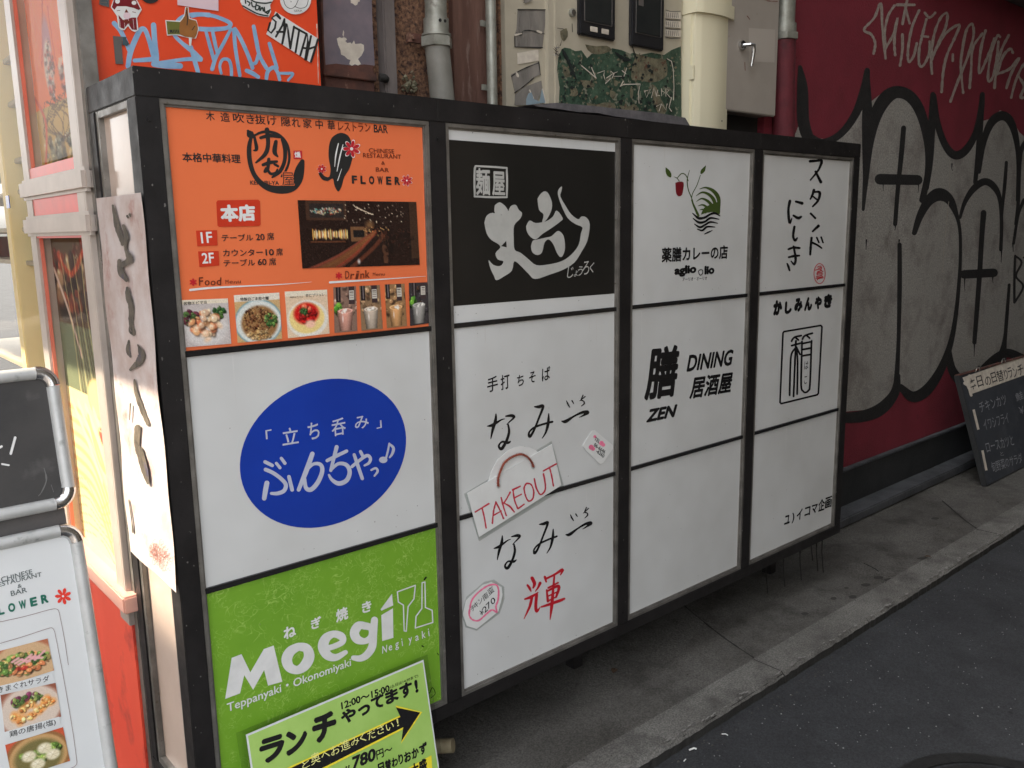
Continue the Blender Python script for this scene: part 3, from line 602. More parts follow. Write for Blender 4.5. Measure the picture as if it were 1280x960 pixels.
rect(a, .93, 1, .02, .9, (90, 64, 44), .5); scatter(a, 40, .62, .45, .12, [(190, 120, 70), (90, 50, 34), (220, 180, 120)], (.004, .012), .08, 5); scatter(a, 60, .80, .6, .16, [(30, 18, 16), (60, 34, 26)], (.01, .03), .2, 6, .6)
picture('bar_photo', grain(a, .02), [(372, 250.2), (520.4, 252.4), (524.7, 331), (378, 335.6)], PF, P)
GN = [(60, 100, 50), (90, 130, 60), (40, 80, 40)]
a = canvas(64, 60, (196, 186, 182)); blob(a, .5, .62, .50, .40, (212, 206, 202), .2); scatter(a, 60, .22, .40, .16, [(96, 40, 60), (120, 60, 70), (70, 100, 50)], (.03, .07), .18, 2); scatter(a, 26, .80, .28, .12, GN, (.03, .06), .12, 3)
scatter(a, 50, .5, .52, .30, [(226, 160, 110), (210, 120, 80), (238, 196, 160)], (.05, .10), .24, 4, .85)
for (x, y) in [(.45, .74), (.78, .58), (.3, .62), (.6, .6), (.52, .86)]: blob(a, x, y, .11, .08, (238, 204, 168), .7, .9, x*5); blob(a, x+.02, y-.02, .05, .03, (255, 232, 205), .9, .9)
rect(a, 0, 1, 0, .11, (236, 222, 196), .85); picture('prawn_photo', grain(a, .03), [(222.9, 375.3), (284.8, 373), (289.1, 429.6), (228.2, 434.5)], PF, P)
a = canvas(60, 60, (205, 170, 120)); blob(a, .5, .60, .55, .50, (120, 160, 170), .06); blob(a, .5, .60, .52, .47, (216, 220, 214), .06); blob(a, .52, .62, .44, .40, (150, 110, 70), .15)
scatter(a, 190, .46, .55, .34, [(110, 64, 40), (140, 88, 52), (80, 44, 30), (180, 140, 90)], (.015, .035), .28, 7); scatter(a, 50, .78, .56, .14, GN+[(130, 170, 90)], (.02, .05), .14, 8); scatter(a, 60, .52, .86, .3, [(214, 180, 130), (190, 150, 96)], (.01, .05), .10, 9)
rect(a, .0, 1, 0, .15, (232, 226, 214), .9); picture('noodle_photo', grain(a, .03), [(292.2, 369), (349, 365.7), (352.7, 423.5), (297, 428.7)], PF, P)
a = canvas(58, 60, (226, 200, 170)); blob(a, .5, .62, .50, .44, (232, 226, 214), .06); blob(a, .48, .60, .44, .37, (240, 214, 140), .1); blob(a, .47, .50, .34, .28, (206, 34, 30), .25); scatter(a, 30, .46, .5, .25, [(230, 40, 36), (170, 20, 24), (240, 110, 80)], (.04, .08), .18, 10); blob(a, .55, .74, .16, .12, (246, 196, 170), .5); blob(a, .40, .44, .11, .10, (50, 84, 40), .5); scatter(a, 14, .42, .46, .08, GN, (.02, .04), .05, 12)
rect(a, 0, 1, 0, .13, (232, 222, 200), .9); picture('dessert_photo', grain(a, .03), [(355.8, 364.5), (408.8, 362), (412, 417), (360, 422.9)], PF, P)
def drink(seed, quad, body, back, lime):
    g = np.random.default_rng(seed); a = canvas(44, 84, tuple(c*.72 for c in back)); scatter(a, 26, .5, .3, .6, [tuple(c*.8 for c in back), tuple(min(255, c*1.15) for c in back), (90, 60, 44)], (.06, .16), .5, seed+50, .6)
    x0 = g.uniform(.15, .3); rect(a, x0-.10, x0+.10, 0, .34, (42, 34, 36)); rect(a, x0-.02, x0+.02, 0, .30, (120, 110, 110)); x1 = g.uniform(.68, .8); rect(a, x1-.13, x1+.13, 0, .40, (62, 48, 50)); rect(a, x1-.11, x1+.11, .10, .30, (206, 200, 188))
    for k_ in range(4): rect(a, x1-.08, x1+.08, .13+.04*k_, .145+.04*k_, (90, 70, 70))
    if lime: scatter(a, 7, .2, .47, .13, [(106, 160, 56), (66, 126, 44)], (.12, .17), .10, seed, .95)
    H_, W_c, _ = a.shape
    for j in range(int(.52*H_), int(.97*H_)):
        t = (j/H_-.52)/.45; wd = .34-.09*t; i0, i1 = int((.5-wd)*W_c), int((.5+wd)*W_c); sh = np.linspace(-1, 1, max(1, i1-i0))[:, None]
        a[j, i0:i1] = np.clip(np.array(body)/255*(1.05-.45*sh**2-.25*t), 0, 1)
    blob(a, .5, .53, .34, .11, tuple(min(255, c+26) for c in body), .12); blob(a, .5, .535, .29, .085, tuple(c*.86 for c in body), .2); blob(a, .38, .70, .035, .22, (255, 250, 244), .7, .8)
    for j in range(6): blob(a, g.uniform(.3, .7), g.uniform(.50, .57), .07, .05, (250, 246, 238), .3, .75, g.uniform(0, 3))
    picture('drink_photo', grain(a, .02, seed), quad, PF, P)
drink(1, [(416.5, 359.2), (445, 357.6), (446.7, 413.8), (418.2, 416.3)], (232, 170, 150), (190, 150, 130), True)
drink(2, [(448.9, 357.5), (474.7, 356.2), (478.5, 411), (451.8, 413.4)], (214, 196, 176), (200, 160, 120), False)
drink(3, [(480.7, 355.6), (505.6, 354.5), (508.8, 407.5), (483.6, 410.5)], (240, 180, 120), (210, 160, 110), False)
drink(4, [(511, 353.7), (534.8, 352.7), (536, 404), (512.6, 407.5)], (180, 176, 170), (80, 74, 78), True)
ct('名物エビマヨ', t2, 137, 490, 236, 484, 15, B_, PF, P, .02); ct('特製白ごま担々麺', t2, 382, 472, 505, 466, 15, B_, PF, P, .02); ct('季節のブリュレ', t2, 598, 460, 655, 456, 8, B_, PF, P, .01); ct('杏仁ブリュレ', t2, 664, 455, 746, 450, 14, B_, PF, P, .01)

# --- white panel with blue oval
PF.k = .0006; P = PANEL[(0, 1)]
th = [2*math.pi*i/72 for i in range(72)]; off = PF.nxt(); ecx, ecz, erx, erz = .350, 1.0225, .2045, .1655
o_ = [V((ecx+erx*math.cos(a_), .012-off, ecz+erz*math.sin(a_))) for a_ in th]; new('blue_oval', o_, [tuple(range(72))], M['blue'], P)
t3 = (220, 430, 3.5556); L_ = M['lav']
for c, q in zip('「立ち呑み」', [(400, 424, 427, 419, 40), (474, 452, 546, 440, 74), (590, 428, 640, 417, 74), (694, 413, 757, 400, 76), (796, 382, 858, 370, 56), (892, 377, 915, 372, 34)]): ct(c, t3, *q, L_, PF, P, .01)
k = Ink(PF)
for s in [[(396, 524, 16), (428, 540, 15)], [(446, 548, 14), (458, 534, 15)][::-1] if 0 else [(468, 508, 14), (484, 530, 15)], [(446, 530, 13), (462, 550, 14)], [(398, 558, 17), (430, 572, 17), (466, 598, 17), (488, 625, 18), (480, 652, 18), (452, 664, 17), (424, 664, 13)],
          [(404, 618, 22), (398, 650, 22), (392, 686, 20)], [(502, 590, 16), (516, 648, 17)], [(606, 488, 20), (578, 566, 22), (545, 648, 17)], [(585, 556, 12), (612, 533, 14), (642, 536, 17), (650, 565, 19), (632, 612, 20), (602, 646, 20), (578, 640, 18), (572, 600, 14)],
          [(672, 518, 15), (712, 498, 16), (758, 476, 15)], [(714, 458, 18), (702, 505, 16), (688, 562, 14)], [(690, 558, 12), (722, 532, 15), (758, 538, 18), (772, 570, 19), (758, 606, 20), (724, 620, 20), (694, 604, 15), (680, 582, 10)],
          [(782, 545, 14), (812, 520, 14), (848, 496, 15), (864, 508, 14), (858, 528, 13), (838, 540, 9)], [(820, 478, 14), (832, 502, 14)], [(792, 492, 14), (808, 540, 16), (828, 598, 15)],
          [(868, 560, 9), (888, 552, 10), (896, 566, 11), (882, 586, 8)], [(932, 512, 9), (942, 475, 9), (948, 442, 8)], [(948, 444, 9), (966, 462, 13), (962, 486, 12), (950, 504, 8)]]: k.st(s, tr=t3)
k.disc(220+921/3.5556, 430+515/3.5556, 5.2, 4)
k.build('brush_lettering', L_, P)
# faint smudge rings of a sheet once taped here
# --- green panel
PF.k = .0006; P = PANEL[(0, 2)]; t4 = (240, 680, 3.4278); W_ = M['white']
for c, q in zip('ねぎ焼き', [(394, 412, 447, 394, 50), (511, 369, 555, 354, 46), (618, 338, 670, 320, 54), (729, 300, 770, 286, 46)]): ct(c, t4, *q, W_, PF, P, .035)
k = Ink(PF)
k.poly([(142, 664), (170, 488), (212, 472), (250, 550), (308, 450), (350, 435), (387, 590), (326, 607), (309, 540), (262, 625), (224, 562), (206, 640)], t4)
k.poly([(808, 280), (857, 213), (862, 263), (812, 286)], t4); k.poly([(811, 305), (861, 275), (863, 402), (815, 416)], t4)
for s in [[(455, 440, 34), (490, 447, 40), (502, 482, 46), (484, 520, 44), (452, 540, 36), (418, 528, 42), (406, 494, 46), (422, 460, 42), (455, 440, 34)],
          [(560, 450, 26), (605, 440, 24), (644, 420, 26), (640, 396, 34), (606, 386, 30), (574, 404, 40), (562, 440, 46), (580, 476, 40), (616, 486, 30), (658, 464, 20)],
          [(735, 350, 32), (768, 360, 30), (770, 395, 30), (742, 416, 26), (708, 408, 38), (696, 380, 40), (712, 352, 38), (735, 348, 30)], [(782, 326, 30), (776, 390, 34), (772, 440, 34), (750, 474, 32), (722, 490, 28), (692, 488, 22)]]:
    k.st(s, tr=t4)
k.build('bold_lettering', W_, P)
k = Ink(PF)
for s in [[(880, 205), (957, 177), (951, 235), (926, 268), (918, 374), (909, 372), (906, 262), (884, 248), (880, 205)], [(986, 166), (998, 163), (1000, 272), (1029, 284), (1032, 336), (957, 360), (960, 310), (985, 276), (986, 166)]]:
    for a_, b_ in zip(s[:-1], s[1:]): k.st([a_, b_], 1.5, sm=False, tr=t4)
k.build('spatula_outline', W_, P)
ct('Teppanyaki・Okonomiyaki', t4, 152, 732, 682, 532, 44, W_, PF, P, .012)
for i, c in enumerate('Negiyaki'):
    x = 815+i*28.5; hgt = 30 if c in 'Nki' else 22
    dn = 8 if c in 'gy' else 0; hh = (31 if c in 'Nki' else 30 if c in 'gy' else 21)
    ct(c, t4, x, 470-i*10.6+dn, x+(20 if c == 'N' else 15 if c not in 'i' else 4), 463-i*10.6+dn+(1 if c != 'i' else 5), hh, W_, PF, P, .012)
# ink flecks and scratches on the green panel
k = Ink(PF); k.st([(996, 152), (1003, 143)], 2, tr=t4); k.st([(985, 436), (992, 440)], 1.2, tr=t4); k.st([(1018, 640), (1030, 615), (1042, 640), (1024, 660)], .7, tr=t4); k.st([(980, 680), (990, 676)], 1, tr=t4); k.st([(1052, 468), (1056, 475)], 1, tr=t4); k.build('fleck', M['black'], P)

# --- black noodle shop sheet
PF.k = .0006; P = PANEL[(1, 0)]; t5 = (550, 140, 3.4286); GL = M['grey_letter']
k = Ink(PF); k.poly([(34, 118), (768, 172), (770, 776), (57, 832)], t5); k.build('black_sheet', M['dkblack'], P)
k = Ink(PF); k.poly([(160, 228), (275, 235), (290, 250), (290, 355), (275, 369), (158, 366), (145, 352), (145, 240)], t5, 3); k.build('seal_frame', GL, P)
k = Ink(PF); k.poly([(162, 236), (273, 243), (282, 254), (282, 350), (273, 361), (162, 358), (153, 348), (153, 246)], t5, 3); k.build('seal_ground', M['dkblack'], P)
ct('麺', t5, 155, 357, 216, 358, 116, GL, PF, P, .025); ct('屋', t5, 224, 358, 279, 360, 104, GL, PF, P, .025)
k = Ink(PF)
k.poly([(235, 400), (255, 387), (278, 402), (292, 425), (284, 445), (262, 440), (245, 448), (233, 425)], t5, 3)
k.poly([(190, 475), (200, 445), (225, 432), (262, 442), (288, 432), (303, 404), (325, 398), (338, 420), (352, 434), (343, 458), (318, 486), (316, 540), (320, 590), (345, 603), (378, 630), (412, 656), (460, 654), (520, 640), (562, 612), (594, 570), (604, 520), (610, 494), (580, 480), (548, 455), (522, 405), (505, 352), (511, 328), (523, 320), (520, 340), (516, 362), (538, 402), (562, 438), (592, 460), (606, 448), (627, 452), (642, 482), (632, 550), (606, 600), (576, 645), (530, 675), (470, 697), (408, 716), (380, 694), (345, 658), (318, 640), (308, 680), (275, 704), (242, 721), (230, 700), (216, 670), (208, 634), (228, 655), (258, 660), (272, 640), (248, 632), (238, 605), (258, 582), (250, 566), (220, 548), (200, 520)], t5, 3)
k.poly([(418, 372), (432, 350), (450, 340), (466, 352), (480, 390), (476, 425), (456, 462), (438, 472), (444, 440), (424, 418)], t5, 3)
k.poly([(369, 490), (384, 465), (410, 476), (455, 468), (484, 448), (500, 422), (526, 455), (515, 470), (480, 496), (440, 522), (410, 546), (385, 532), (372, 510)], t5, 3)
k.poly([(390, 575), (398, 552), (420, 546), (455, 538), (478, 532), (498, 514), (512, 511), (530, 532), (536, 580), (528, 612), (516, 622), (500, 602), (486, 568), (466, 546), (448, 560), (437, 602), (416, 613), (395, 600)], t5, 3)
k.build('brush_logo', GL, P)
k = Ink(PF); k.poly([(262, 575), (284, 552), (286, 580)], t5); k.build('logo_gap', M['dkblack'], P)
for c, q in zip('じょうろく', [(545, 712, 572, 710, 48), (574, 706, 592, 704, 26), (592, 702, 612, 700, 40), (612, 698, 640, 694, 56), (642, 690, 662, 688, 44)]): ct(c, t5, *q, GL, PF, P, .0, .2)
# stained margins of the sheet's backing
# --- white panels with brush lettering
t6 = (550, 400, 3.4286)
def namiichi(P, sh):
    PF.sh = sh; k = Ink(PF)
    for s in [[(203, 455, 4), (225, 450, 13), (262, 428, 6), (276, 424, 4)], [(240, 403, 5), (238, 430, 13), (226, 470, 12), (218, 508, 4)], [(282, 412, 6), (306, 410, 14), (318, 416, 10), (296, 438, 5), (286, 448, 3)],
              [(292, 448, 7), (296, 480, 11), (284, 520, 12), (264, 552, 14), (252, 540, 9), (266, 522, 8), (290, 526, 12), (302, 520, 5)],
              [(405, 372, 5), (424, 372, 14), (442, 370, 12), (424, 420, 9), (400, 478, 10), (384, 500, 12), (382, 482, 8), (402, 462, 9), (440, 447, 9), (482, 436, 9)], [(466, 402, 5), (464, 440, 13), (454, 480, 9), (438, 507, 3)],
              [(523, 434, 6), (540, 434, 15), (575, 412, 8), (610, 396, 12), (633, 396, 16), (612, 410, 7), (596, 418, 2)],
              [(542, 346, 3), (548, 360, 7), (556, 374, 4)], [(566, 346, 6), (573, 358, 4)], [(600, 346, 4), (622, 328, 5)], [(613, 322, 5), (606, 342, 6), (616, 348, 5), (618, 358, 6), (606, 369, 3)]]: k.st(s, tr=t6)
    o = k.build('brush_lettering', M['black'], P); PF.sh = V((0, 0, 0)); return o
PF.k = .0006; P = PANEL[(1, 1)]; namiichi(P, V((0, 0, 0)))
for c, q in zip('手打ちそば', [(204, 312, 250, 300, 62), (263, 302, 303, 290, 62), (332, 285, 360, 278, 46), (384, 272, 412, 264, 46), (438, 264, 476, 253, 56)]): ct(c, t6, *q, M['black'], PF, P, .012, .1)
PF.k = .0006; P = PANEL[(1, 2)]; sh = PF.at(680, 653.5)-PF.at(674, 507.3); namiichi(P, sh)
t7 = (550, 640, 3.692); k = Ink(PF)
for s in [[(425, 305, 16), (436, 330, 16), (430, 350, 8)], [(404, 338, 10), (414, 352, 12), (420, 366, 6)], [(462, 328, 14), (452, 350, 9), (440, 366, 4)], [(392, 402, 8), (420, 392, 13), (452, 372, 6)], [(424, 394, 12), (414, 436, 12), (388, 492, 4)], [(446, 382, 14), (442, 430, 14), (446, 458, 14), (462, 440, 4)],
          [(484, 300, 12), (490, 322, 8)], [(490, 308, 10), (530, 288, 10), (566, 266, 13), (556, 290, 6)], [(500, 350, 9), (545, 326, 8)], [(492, 360, 8), (498, 412, 12)], [(494, 366, 8), (548, 342, 14), (536, 392, 10)], [(500, 388, 7), (538, 370, 7)], [(500, 410, 8), (536, 392, 7)], [(468, 438, 8), (500, 428, 12), (550, 410, 14), (574, 400, 10)], [(528, 292, 8), (522, 360, 11), (516, 430, 15), (508, 496, 4)]]: k.st(s, tr=t7)
k.build('red_character', M['red'], P)

# --- curry shop panel
PF.k = .0006; P = PANEL[(2, 0)]; t8 = (780, 150, 4.0); k = Ink(PF)
for s in [[(362, 470, 3), (340, 395, 5), (322, 350, 5), (316, 300, 5), (328, 250, 2)], [(322, 305, 3), (308, 275, 5), (288, 268, 5), (268, 288, 4)], [(250, 284, 2), (264, 290, 4), (276, 305, 4)], [(338, 405, 3), (342, 370, 4), (365, 325, 4), (382, 276, 3)], [(338, 400, 5), (350, 430, 10), (372, 478, 12)],
          [(378, 345, 3), (410, 338, 9), (448, 356, 18), (472, 392, 20), (476, 450, 10)], [(360, 380, 2), (390, 362, 9), (424, 372, 14), (450, 402, 18), (462, 455, 14)], [(362, 408, 2), (388, 393, 8), (418, 405, 14), (440, 430, 16), (450, 458, 14)], [(370, 430, 2), (392, 424, 8), (412, 435, 12), (425, 458, 12)], [(378, 450, 2), (395, 448, 8), (408, 464, 8)]]: k.st(s, tr=t8)
k.poly([(208, 236), (226, 250), (237, 270), (234, 288), (216, 278), (208, 258)], t8, 2); k.poly([(410, 226), (405, 255), (388, 270), (382, 266), (386, 248)], t8, 2)
k.poly([(384, 474), (400, 440), (440, 420), (470, 410), (480, 440), (478, 472), (450, 460), (415, 464)], t8, 2)
k.build('sprout_logo', M['olive'], P)
k = Ink(PF); k.poly([(257, 314), (276, 308), (298, 312), (297, 345), (290, 374), (275, 382), (262, 370), (258, 342)], t8, 2); k.build('chilli_logo', M['maroon'], P)
k = Ink(PF)
for s in [[(343, 466, 4), (372, 490, 13), (402, 488, 12), (430, 472, 11), (455, 466, 11), (480, 480, 4)], [(346, 492, 4), (375, 512, 12), (405, 508, 11), (432, 490, 11), (475, 496, 4)], [(352, 520, 4), (380, 536, 11), (405, 524, 10), (432, 510, 10), (468, 516, 4)], [(366, 545, 4), (392, 552, 10), (415, 534, 10), (455, 535, 4)], [(402, 570, 4), (420, 562, 8), (442, 552, 3)]]: k.st(s, tr=t8)
k.build('wave_logo', M['black'], P)
ct('薬膳カレーの店', t8, 188, 713, 518, 694, 72, M['black'], PF, P, .03); ct('アーリオ・オーリオ', t8, 292, 806, 415, 800, 18, M['black'], PF, P, .005)
ct('aglio', t8, 252, 788, 362, 776, 56, M['black'], PF, P, .06); ct('lio', t8, 402, 774, 452, 769, 44, M['black'], PF, P, .06)
k = Ink(PF); k.st([(384, 748), (374, 754), (375, 768), (384, 776), (393, 766), (393, 752), (384, 748)], 1.0, tr=t8); k.build('heart_ring', M['black'], P)
# --- DINING panel
PF.k = .0006; P = PANEL[(2, 1)]; t9 = (780, 350, 4.0)
ct('膳', t9, 100, 606, 268, 580, 262, M['black'], PF, P, .031, .12)
ct('DINING', t9, 312, 461, 545, 426, 82, M['black'], PF, P, .035, .25); ct('居酒屋', t9, 326, 597, 540, 562, 106, M['black'], PF, P, .034, .2); ct('ZEN', t9, 110, 714, 266, 682, 62, M['black'], PF, P, .05, .3)
# --- column four
PF.k = .0006; P = PANEL[(3, 0)]; k = Ink(PF)
for s in [[(930, 206, 14), (960, 204, 12), (988, 204, 15), (972, 250, 12), (932, 300, 8)], [(958, 258, 12), (984, 310, 16)], [(950, 350, 14), (942, 375, 12), (932, 395, 9)], [(950, 360, 10), (978, 362, 14), (972, 400, 12), (944, 432, 9)], [(948, 384, 9), (968, 400, 10)], [(934, 468, 12), (956, 490, 12)], [(972, 530, 16), (944, 556, 11)],
          [(938, 590, 13), (934, 630, 13), (931, 672, 12)], [(938, 612, 10), (965, 624, 11), (988, 640, 8)], [(964, 588, 9), (974, 612, 9)], [(986, 586, 9), (995, 612, 9)],
          [(830, 405, 14), (822, 450, 13), (828, 514, 13), (840, 490, 5)], [(860, 408, 12), (890, 416, 16)], [(848, 478, 12), (870, 490, 14), (885, 484, 12)], [(852, 534, 13), (846, 580, 12), (856, 602, 13), (866, 590, 8)],
          [(822, 646, 10), (848, 638, 12), (878, 640, 11)], [(824, 686, 10), (850, 680, 12), (876, 678, 10)], [(848, 632, 10), (858, 690, 13), (852, 722, 11), (836, 706, 7)], [(816, 718, 8), (822, 732, 12), (828, 752, 9)]]: k.st(s, tr=t8, rag=.1)
k.build('brush_lettering', M['black'], P)
k = Ink(PF); el = [(978+28*math.cos(a_), 768+50*math.sin(a_)) for a_ in [i*math.pi/8 for i in range(17)]]; k.st(el, .9, tr=t8)
g = random.Random(5)
for i in range(9): k.st([(960+g.uniform(-4, 14), 735+i*8), (975+g.uniform(-8, 12), 730+i*8), (996-g.uniform(0, 10), 740+i*6)], 1.1, tr=t8)
k.build('red_seal', M['red'], P)
PF.k = .0006; P = PANEL[(3, 1)]
for c, q in zip('かしみんやき', [(745, 180, 790, 173, 76), (802, 172, 838, 168, 64), (850, 163, 892, 157, 70), (900, 158, 940, 152, 70), (952, 150, 988, 145, 66), (998, 143, 1040, 137, 70)]): ct(c, t9, *q, M['black'], PF, P, .095)
k = Ink(PF)
fr = [(800, 258), (984, 227), (990, 234), (972, 566), (966, 574), (786, 618), (780, 612), (795, 265), (800, 258)]
for a_, b_ in zip(fr[:-1], fr[1:]): k.st([a_, b_], 2.2, sm=False, tr=t9)
for s in [[(838, 306), (846, 292), (858, 284), (886, 278)], [(858, 288), (872, 300)], [(892, 296), (900, 282), (914, 274), (942, 266)], [(914, 278), (928, 290)], [(838, 328), (882, 316)], [(860, 304), (858, 340), (848, 582)], [(857, 340), (838, 370), (832, 430), (828, 576)], [(860, 340), (868, 400), (866, 570)], [(862, 335), (880, 372)],
          [(890, 308), (888, 400), (886, 530), (896, 556), (908, 562), (922, 552), (930, 520), (938, 304)], [(890, 318), (938, 308)], [(890, 348), (936, 340)], [(888, 380), (934, 372)]]: k.st(s, 2.4, tr=t9)
k.build('box_emblem', M['black'], P); ct('は', t9, 900, 448, 920, 445, 40, M['black'], PF, P); ct('こ', t9, 900, 520, 914, 517, 36, M['black'], PF, P)
PF.k = .0006; P = PANEL[(3, 2)]; t10 = (780, 500, 4.0)
for c, q in zip('ユ)イコマ企画', [(800, 625, 828, 616, 42), (838, 618, 850, 614, 50), (862, 604, 890, 594, 50), (902, 584, 930, 574, 42), (936, 572, 966, 562, 42), (970, 560, 1002, 549, 56), (1004, 546, 1037, 534, 52)]): ct(c, t10, *q, M['black'], PF, P, .03)

# ================================================================== PAPERS TAPED TO THE SIGN
def sheet(name, pts, pl, th, m, par=None, tr=None, z=0):
    P_ = [(p[0], p[1]) for p in pts]
    if tr: P_ = [(tr[0]+p[0]/tr[2], tr[1]+p[1]/tr[2]) for p in P_]
    n = len(P_); f_ = [pl.at(*p, z+th) for p in P_]; b_ = [p-pl.n*th for p in f_]
    F_ = [tuple(range(n)), tuple(range(2*n-1, n-1, -1))]+[(i, n+i, n+(i+1) % n, (i+1) % n) for i in range(n)]
    return new(name, f_+b_, F_, m, par)
def sub(pl, d): q = PL(pl.o+pl.n*d, pl.n); q.k = .0003; return q
tk = empty('takeout_sign', PF.at(640, 620, .01), 'tilted white TAKEOUT card with brown handle shaped like a carrier bag, taped to sign', 'notice')
sheet('handle_card', [(208, 690), (222, 645), (248, 598), (290, 560), (318, 545), (345, 540), (385, 546), (418, 562), (400, 640), (250, 712)], PF, .0015, M['paper'], tk, t6, z=.003)
sheet('clear_film', [(104, 745), (478, 520), (534, 722), (168, 948)], PF, .0012, M['film'], tk, t6, z=.0012)
sheet('card', [(117, 743), (480, 532), (521, 708), (168, 930)], PF, .0018, M['paper'], tk, t6, z=.0055)
PT = sub(PF, .0073)
k = Ink(PT); g = random.Random(2)
for s in [[(150, 822), (210, 788)], [(180, 806), (190, 850), (198, 892)], [(225, 872), (230, 820), (240, 780)], [(240, 780), (258, 818), (272, 850)], [(228, 838), (262, 818)], [(262, 760), (272, 800), (284, 838)], [(300, 738), (284, 768), (272, 785)], [(275, 785), (300, 800), (318, 824)],
          [(312, 728), (320, 770), (334, 808)], [(312, 728), (345, 712)], [(322, 762), (348, 748)], [(334, 808), (362, 790)], [(372, 700), (360, 720), (366, 756), (380, 776), (398, 766), (402, 735), (392, 706), (372, 700)],
          [(404, 680), (414, 722), (430, 748), (446, 738), (452, 712), (444, 660)], [(444, 646), (498, 616)], [(470, 632), (478, 670), (486, 710)]]:
    for j in range(2): k.st([(x+g.uniform(-1.5, 1.5), y+g.uniform(-1.5, 1.5)) for x, y in s], 1.7, tr=t6, rag=.25)
k.build('marker_lettering', M['marker'], tk)
mb = MB(); g = random.Random(9); arc = [PF.at(550+x/3.4286, 400+y/3.4286, .012) for x, y in [p[:2] for p in smoothpts([(250, 712), (250, 680), (262, 640), (282, 606), (316, 584), (350, 576), (378, 590), (396, 615), (400, 630)], 8)]]
mb.tube(arc, .0030, 6)
for i in range(len(arc)-1):
    for j in range(14):
        p = arc[i].lerp(arc[i+1], g.random()); d = V((g.gauss(0, 1), g.gauss(0, 1), g.gauss(0, 1))).normalized()*.0068; mb.add([p+V((.0004, 0, 0)), p-V((.0004, 0, .0004)), p+d], [(0, 1, 2)])
mb.build('chenille_handle', M['cleaner'], tk)
for (x, y) in [(250, 712), (398, 630)]:
    c = PF.at(550+x/3.4286, 400+y/3.4286, .009); MB().tube([c, c-V((0, .003, 0))], .006, 8).build('tape_tab', M['film'], tk)
tl = empty('phone_card', PF.at(747, 560, .003), 'small white octagonal card with handwritten phone number, taped on white panel', 'notice')
sheet('card', [(612, 540), (622, 520), (652, 474), (664, 472), (740, 536), (742, 550), (700, 612), (686, 618), (628, 562)], PF, .001, M['paper'], tl, t6, z=.002)
PT = sub(PF, .003); k = Ink(PT)
for (x, y, r_) in [(648, 545, 3.2), (656, 552, 2.6), (692, 528, 3.0), (700, 535, 2.4), (664, 500, 2)]: k.disc(550+x/3.4286, 400+y/3.4286, r_, n=12)
k.build('pink_blot', M['pink'], tl)
for s, q in [('TEL', (660, 514, 682, 530, 15)), ('06-6646', (658, 540, 705, 574, 15)), ('-6260', (668, 566, 700, 592, 15))]: ct(s, t6, *q, M['black'], PT, tl, .02)
pt = empty('price_tag', PF.at(605, 755, .003), 'white hand-cut octagonal price tag with pink marker speech bubble and ¥270', 'notice')
sheet('clear_film', [(100, 470), (122, 392), (205, 322), (250, 312), (296, 345), (298, 400), (276, 468), (170, 548), (118, 532)], PF, .0006, M['film'], pt, t7, z=.001)
sheet('card', [(106, 472), (120, 408), (198, 336), (238, 323), (284, 346), (289, 384), (270, 458), (170, 540), (124, 526)], PF, .001, M['paper'], pt, t7, z=.0018)
PT = sub(PF, .0028); k = Ink(PT)
for j in range(2): k.st([(135+j, 460), (146, 410), (176, 372), (222, 340), (258, 336), (270, 360), (268, 405), (258, 436), (262, 462), (240, 452), (215, 470), (180, 500), (152, 498), (136, 480), (135, 458)], 2.0, tr=t7, rag=.3)
k.build('pink_bubble', M['pink'], pt)
for c, q in zip('チキン南蛮', [(148, 462, 166, 446, 22), (164, 448, 182, 430, 24), (182, 428, 200, 412, 22), (204, 412, 226, 392, 26), (228, 388, 252, 366, 28)]): ct(c, t7, *q, M['black'], PT, pt, .0)
for c, q in zip('¥270', [(188, 480, 204, 468, 22), (206, 468, 222, 452, 24), (222, 450, 238, 434, 24), (240, 430, 258, 414, 24)]): ct(c, t7, *q, M['black'], PT, pt, .0)
# lunch flyer taped low on the green panel, its foot swinging out over the frame
PG = PL((0, -.012, .461), (0, -1, .18)); fl = empty('lunch_flyer', (.33, -.06, .15), 'lime green lunch flyer with black arrow taped over the foot of green panel', 'notice')
def world_sheet(name, q, n, th, m, par): f_ = [V(p) for p in q]; b_ = [p-n*th for p in f_]; return new(name, f_+b_, [(0, 1, 2, 3), (7, 6, 5, 4)]+[(i, 4+i, 4+(i+1) % 4, (i+1) % 4) for i in range(4)], m, par)
def fy(z): return -.012-.18*(.461-z)
world_sheet('clear_sleeve', [(.086, fy(.468)-.0002, .468), (.578, fy(.470)-.0002, .470), (.580, fy(.10)-.0002, .10), (.086, fy(.10)-.0002, .10)], V((0, -1, .18)).normalized(), .001, M['film'], fl)
world_sheet('sheet', [(.105, fy(.457)-.0012, .457), (.564, fy(.462)-.0012, .462), (.566, fy(.11)-.0012, .11), (.105, fy(.11)-.0012, .11)], V((0, -1, .18)).normalized(), .0006, M['poster'], fl)
PG = PL((0, fy(.461)-.0012, .461), (0, -1, .18)); PG.k = .0003
world_sheet('printed_field', [(.109, fy(.453)-.0018, .453), (.560, fy(.458)-.0018, .458), (.562, fy(.115)-.0018, .115), (.109, fy(.115)-.0018, .115)], V((0, -1, .18)).normalized(), .0003, M['lime'], fl)
PG.k = .0012
for c, q in zip('ランチ', [(292, 950, 400, 914, 104), (404, 912, 498, 880, 100), (518, 862, 622, 828, 118)]): ct(c, t4, *q, M['black'], PG, fl, .055)
ct('12:00～15:00', t4, 641, 710, 848, 632, 30, M['black'], PG, fl, .03); ct('(土日は14:30まで)', t4, 850, 622, 970, 572, 15, M['black'], PG, fl, .01)
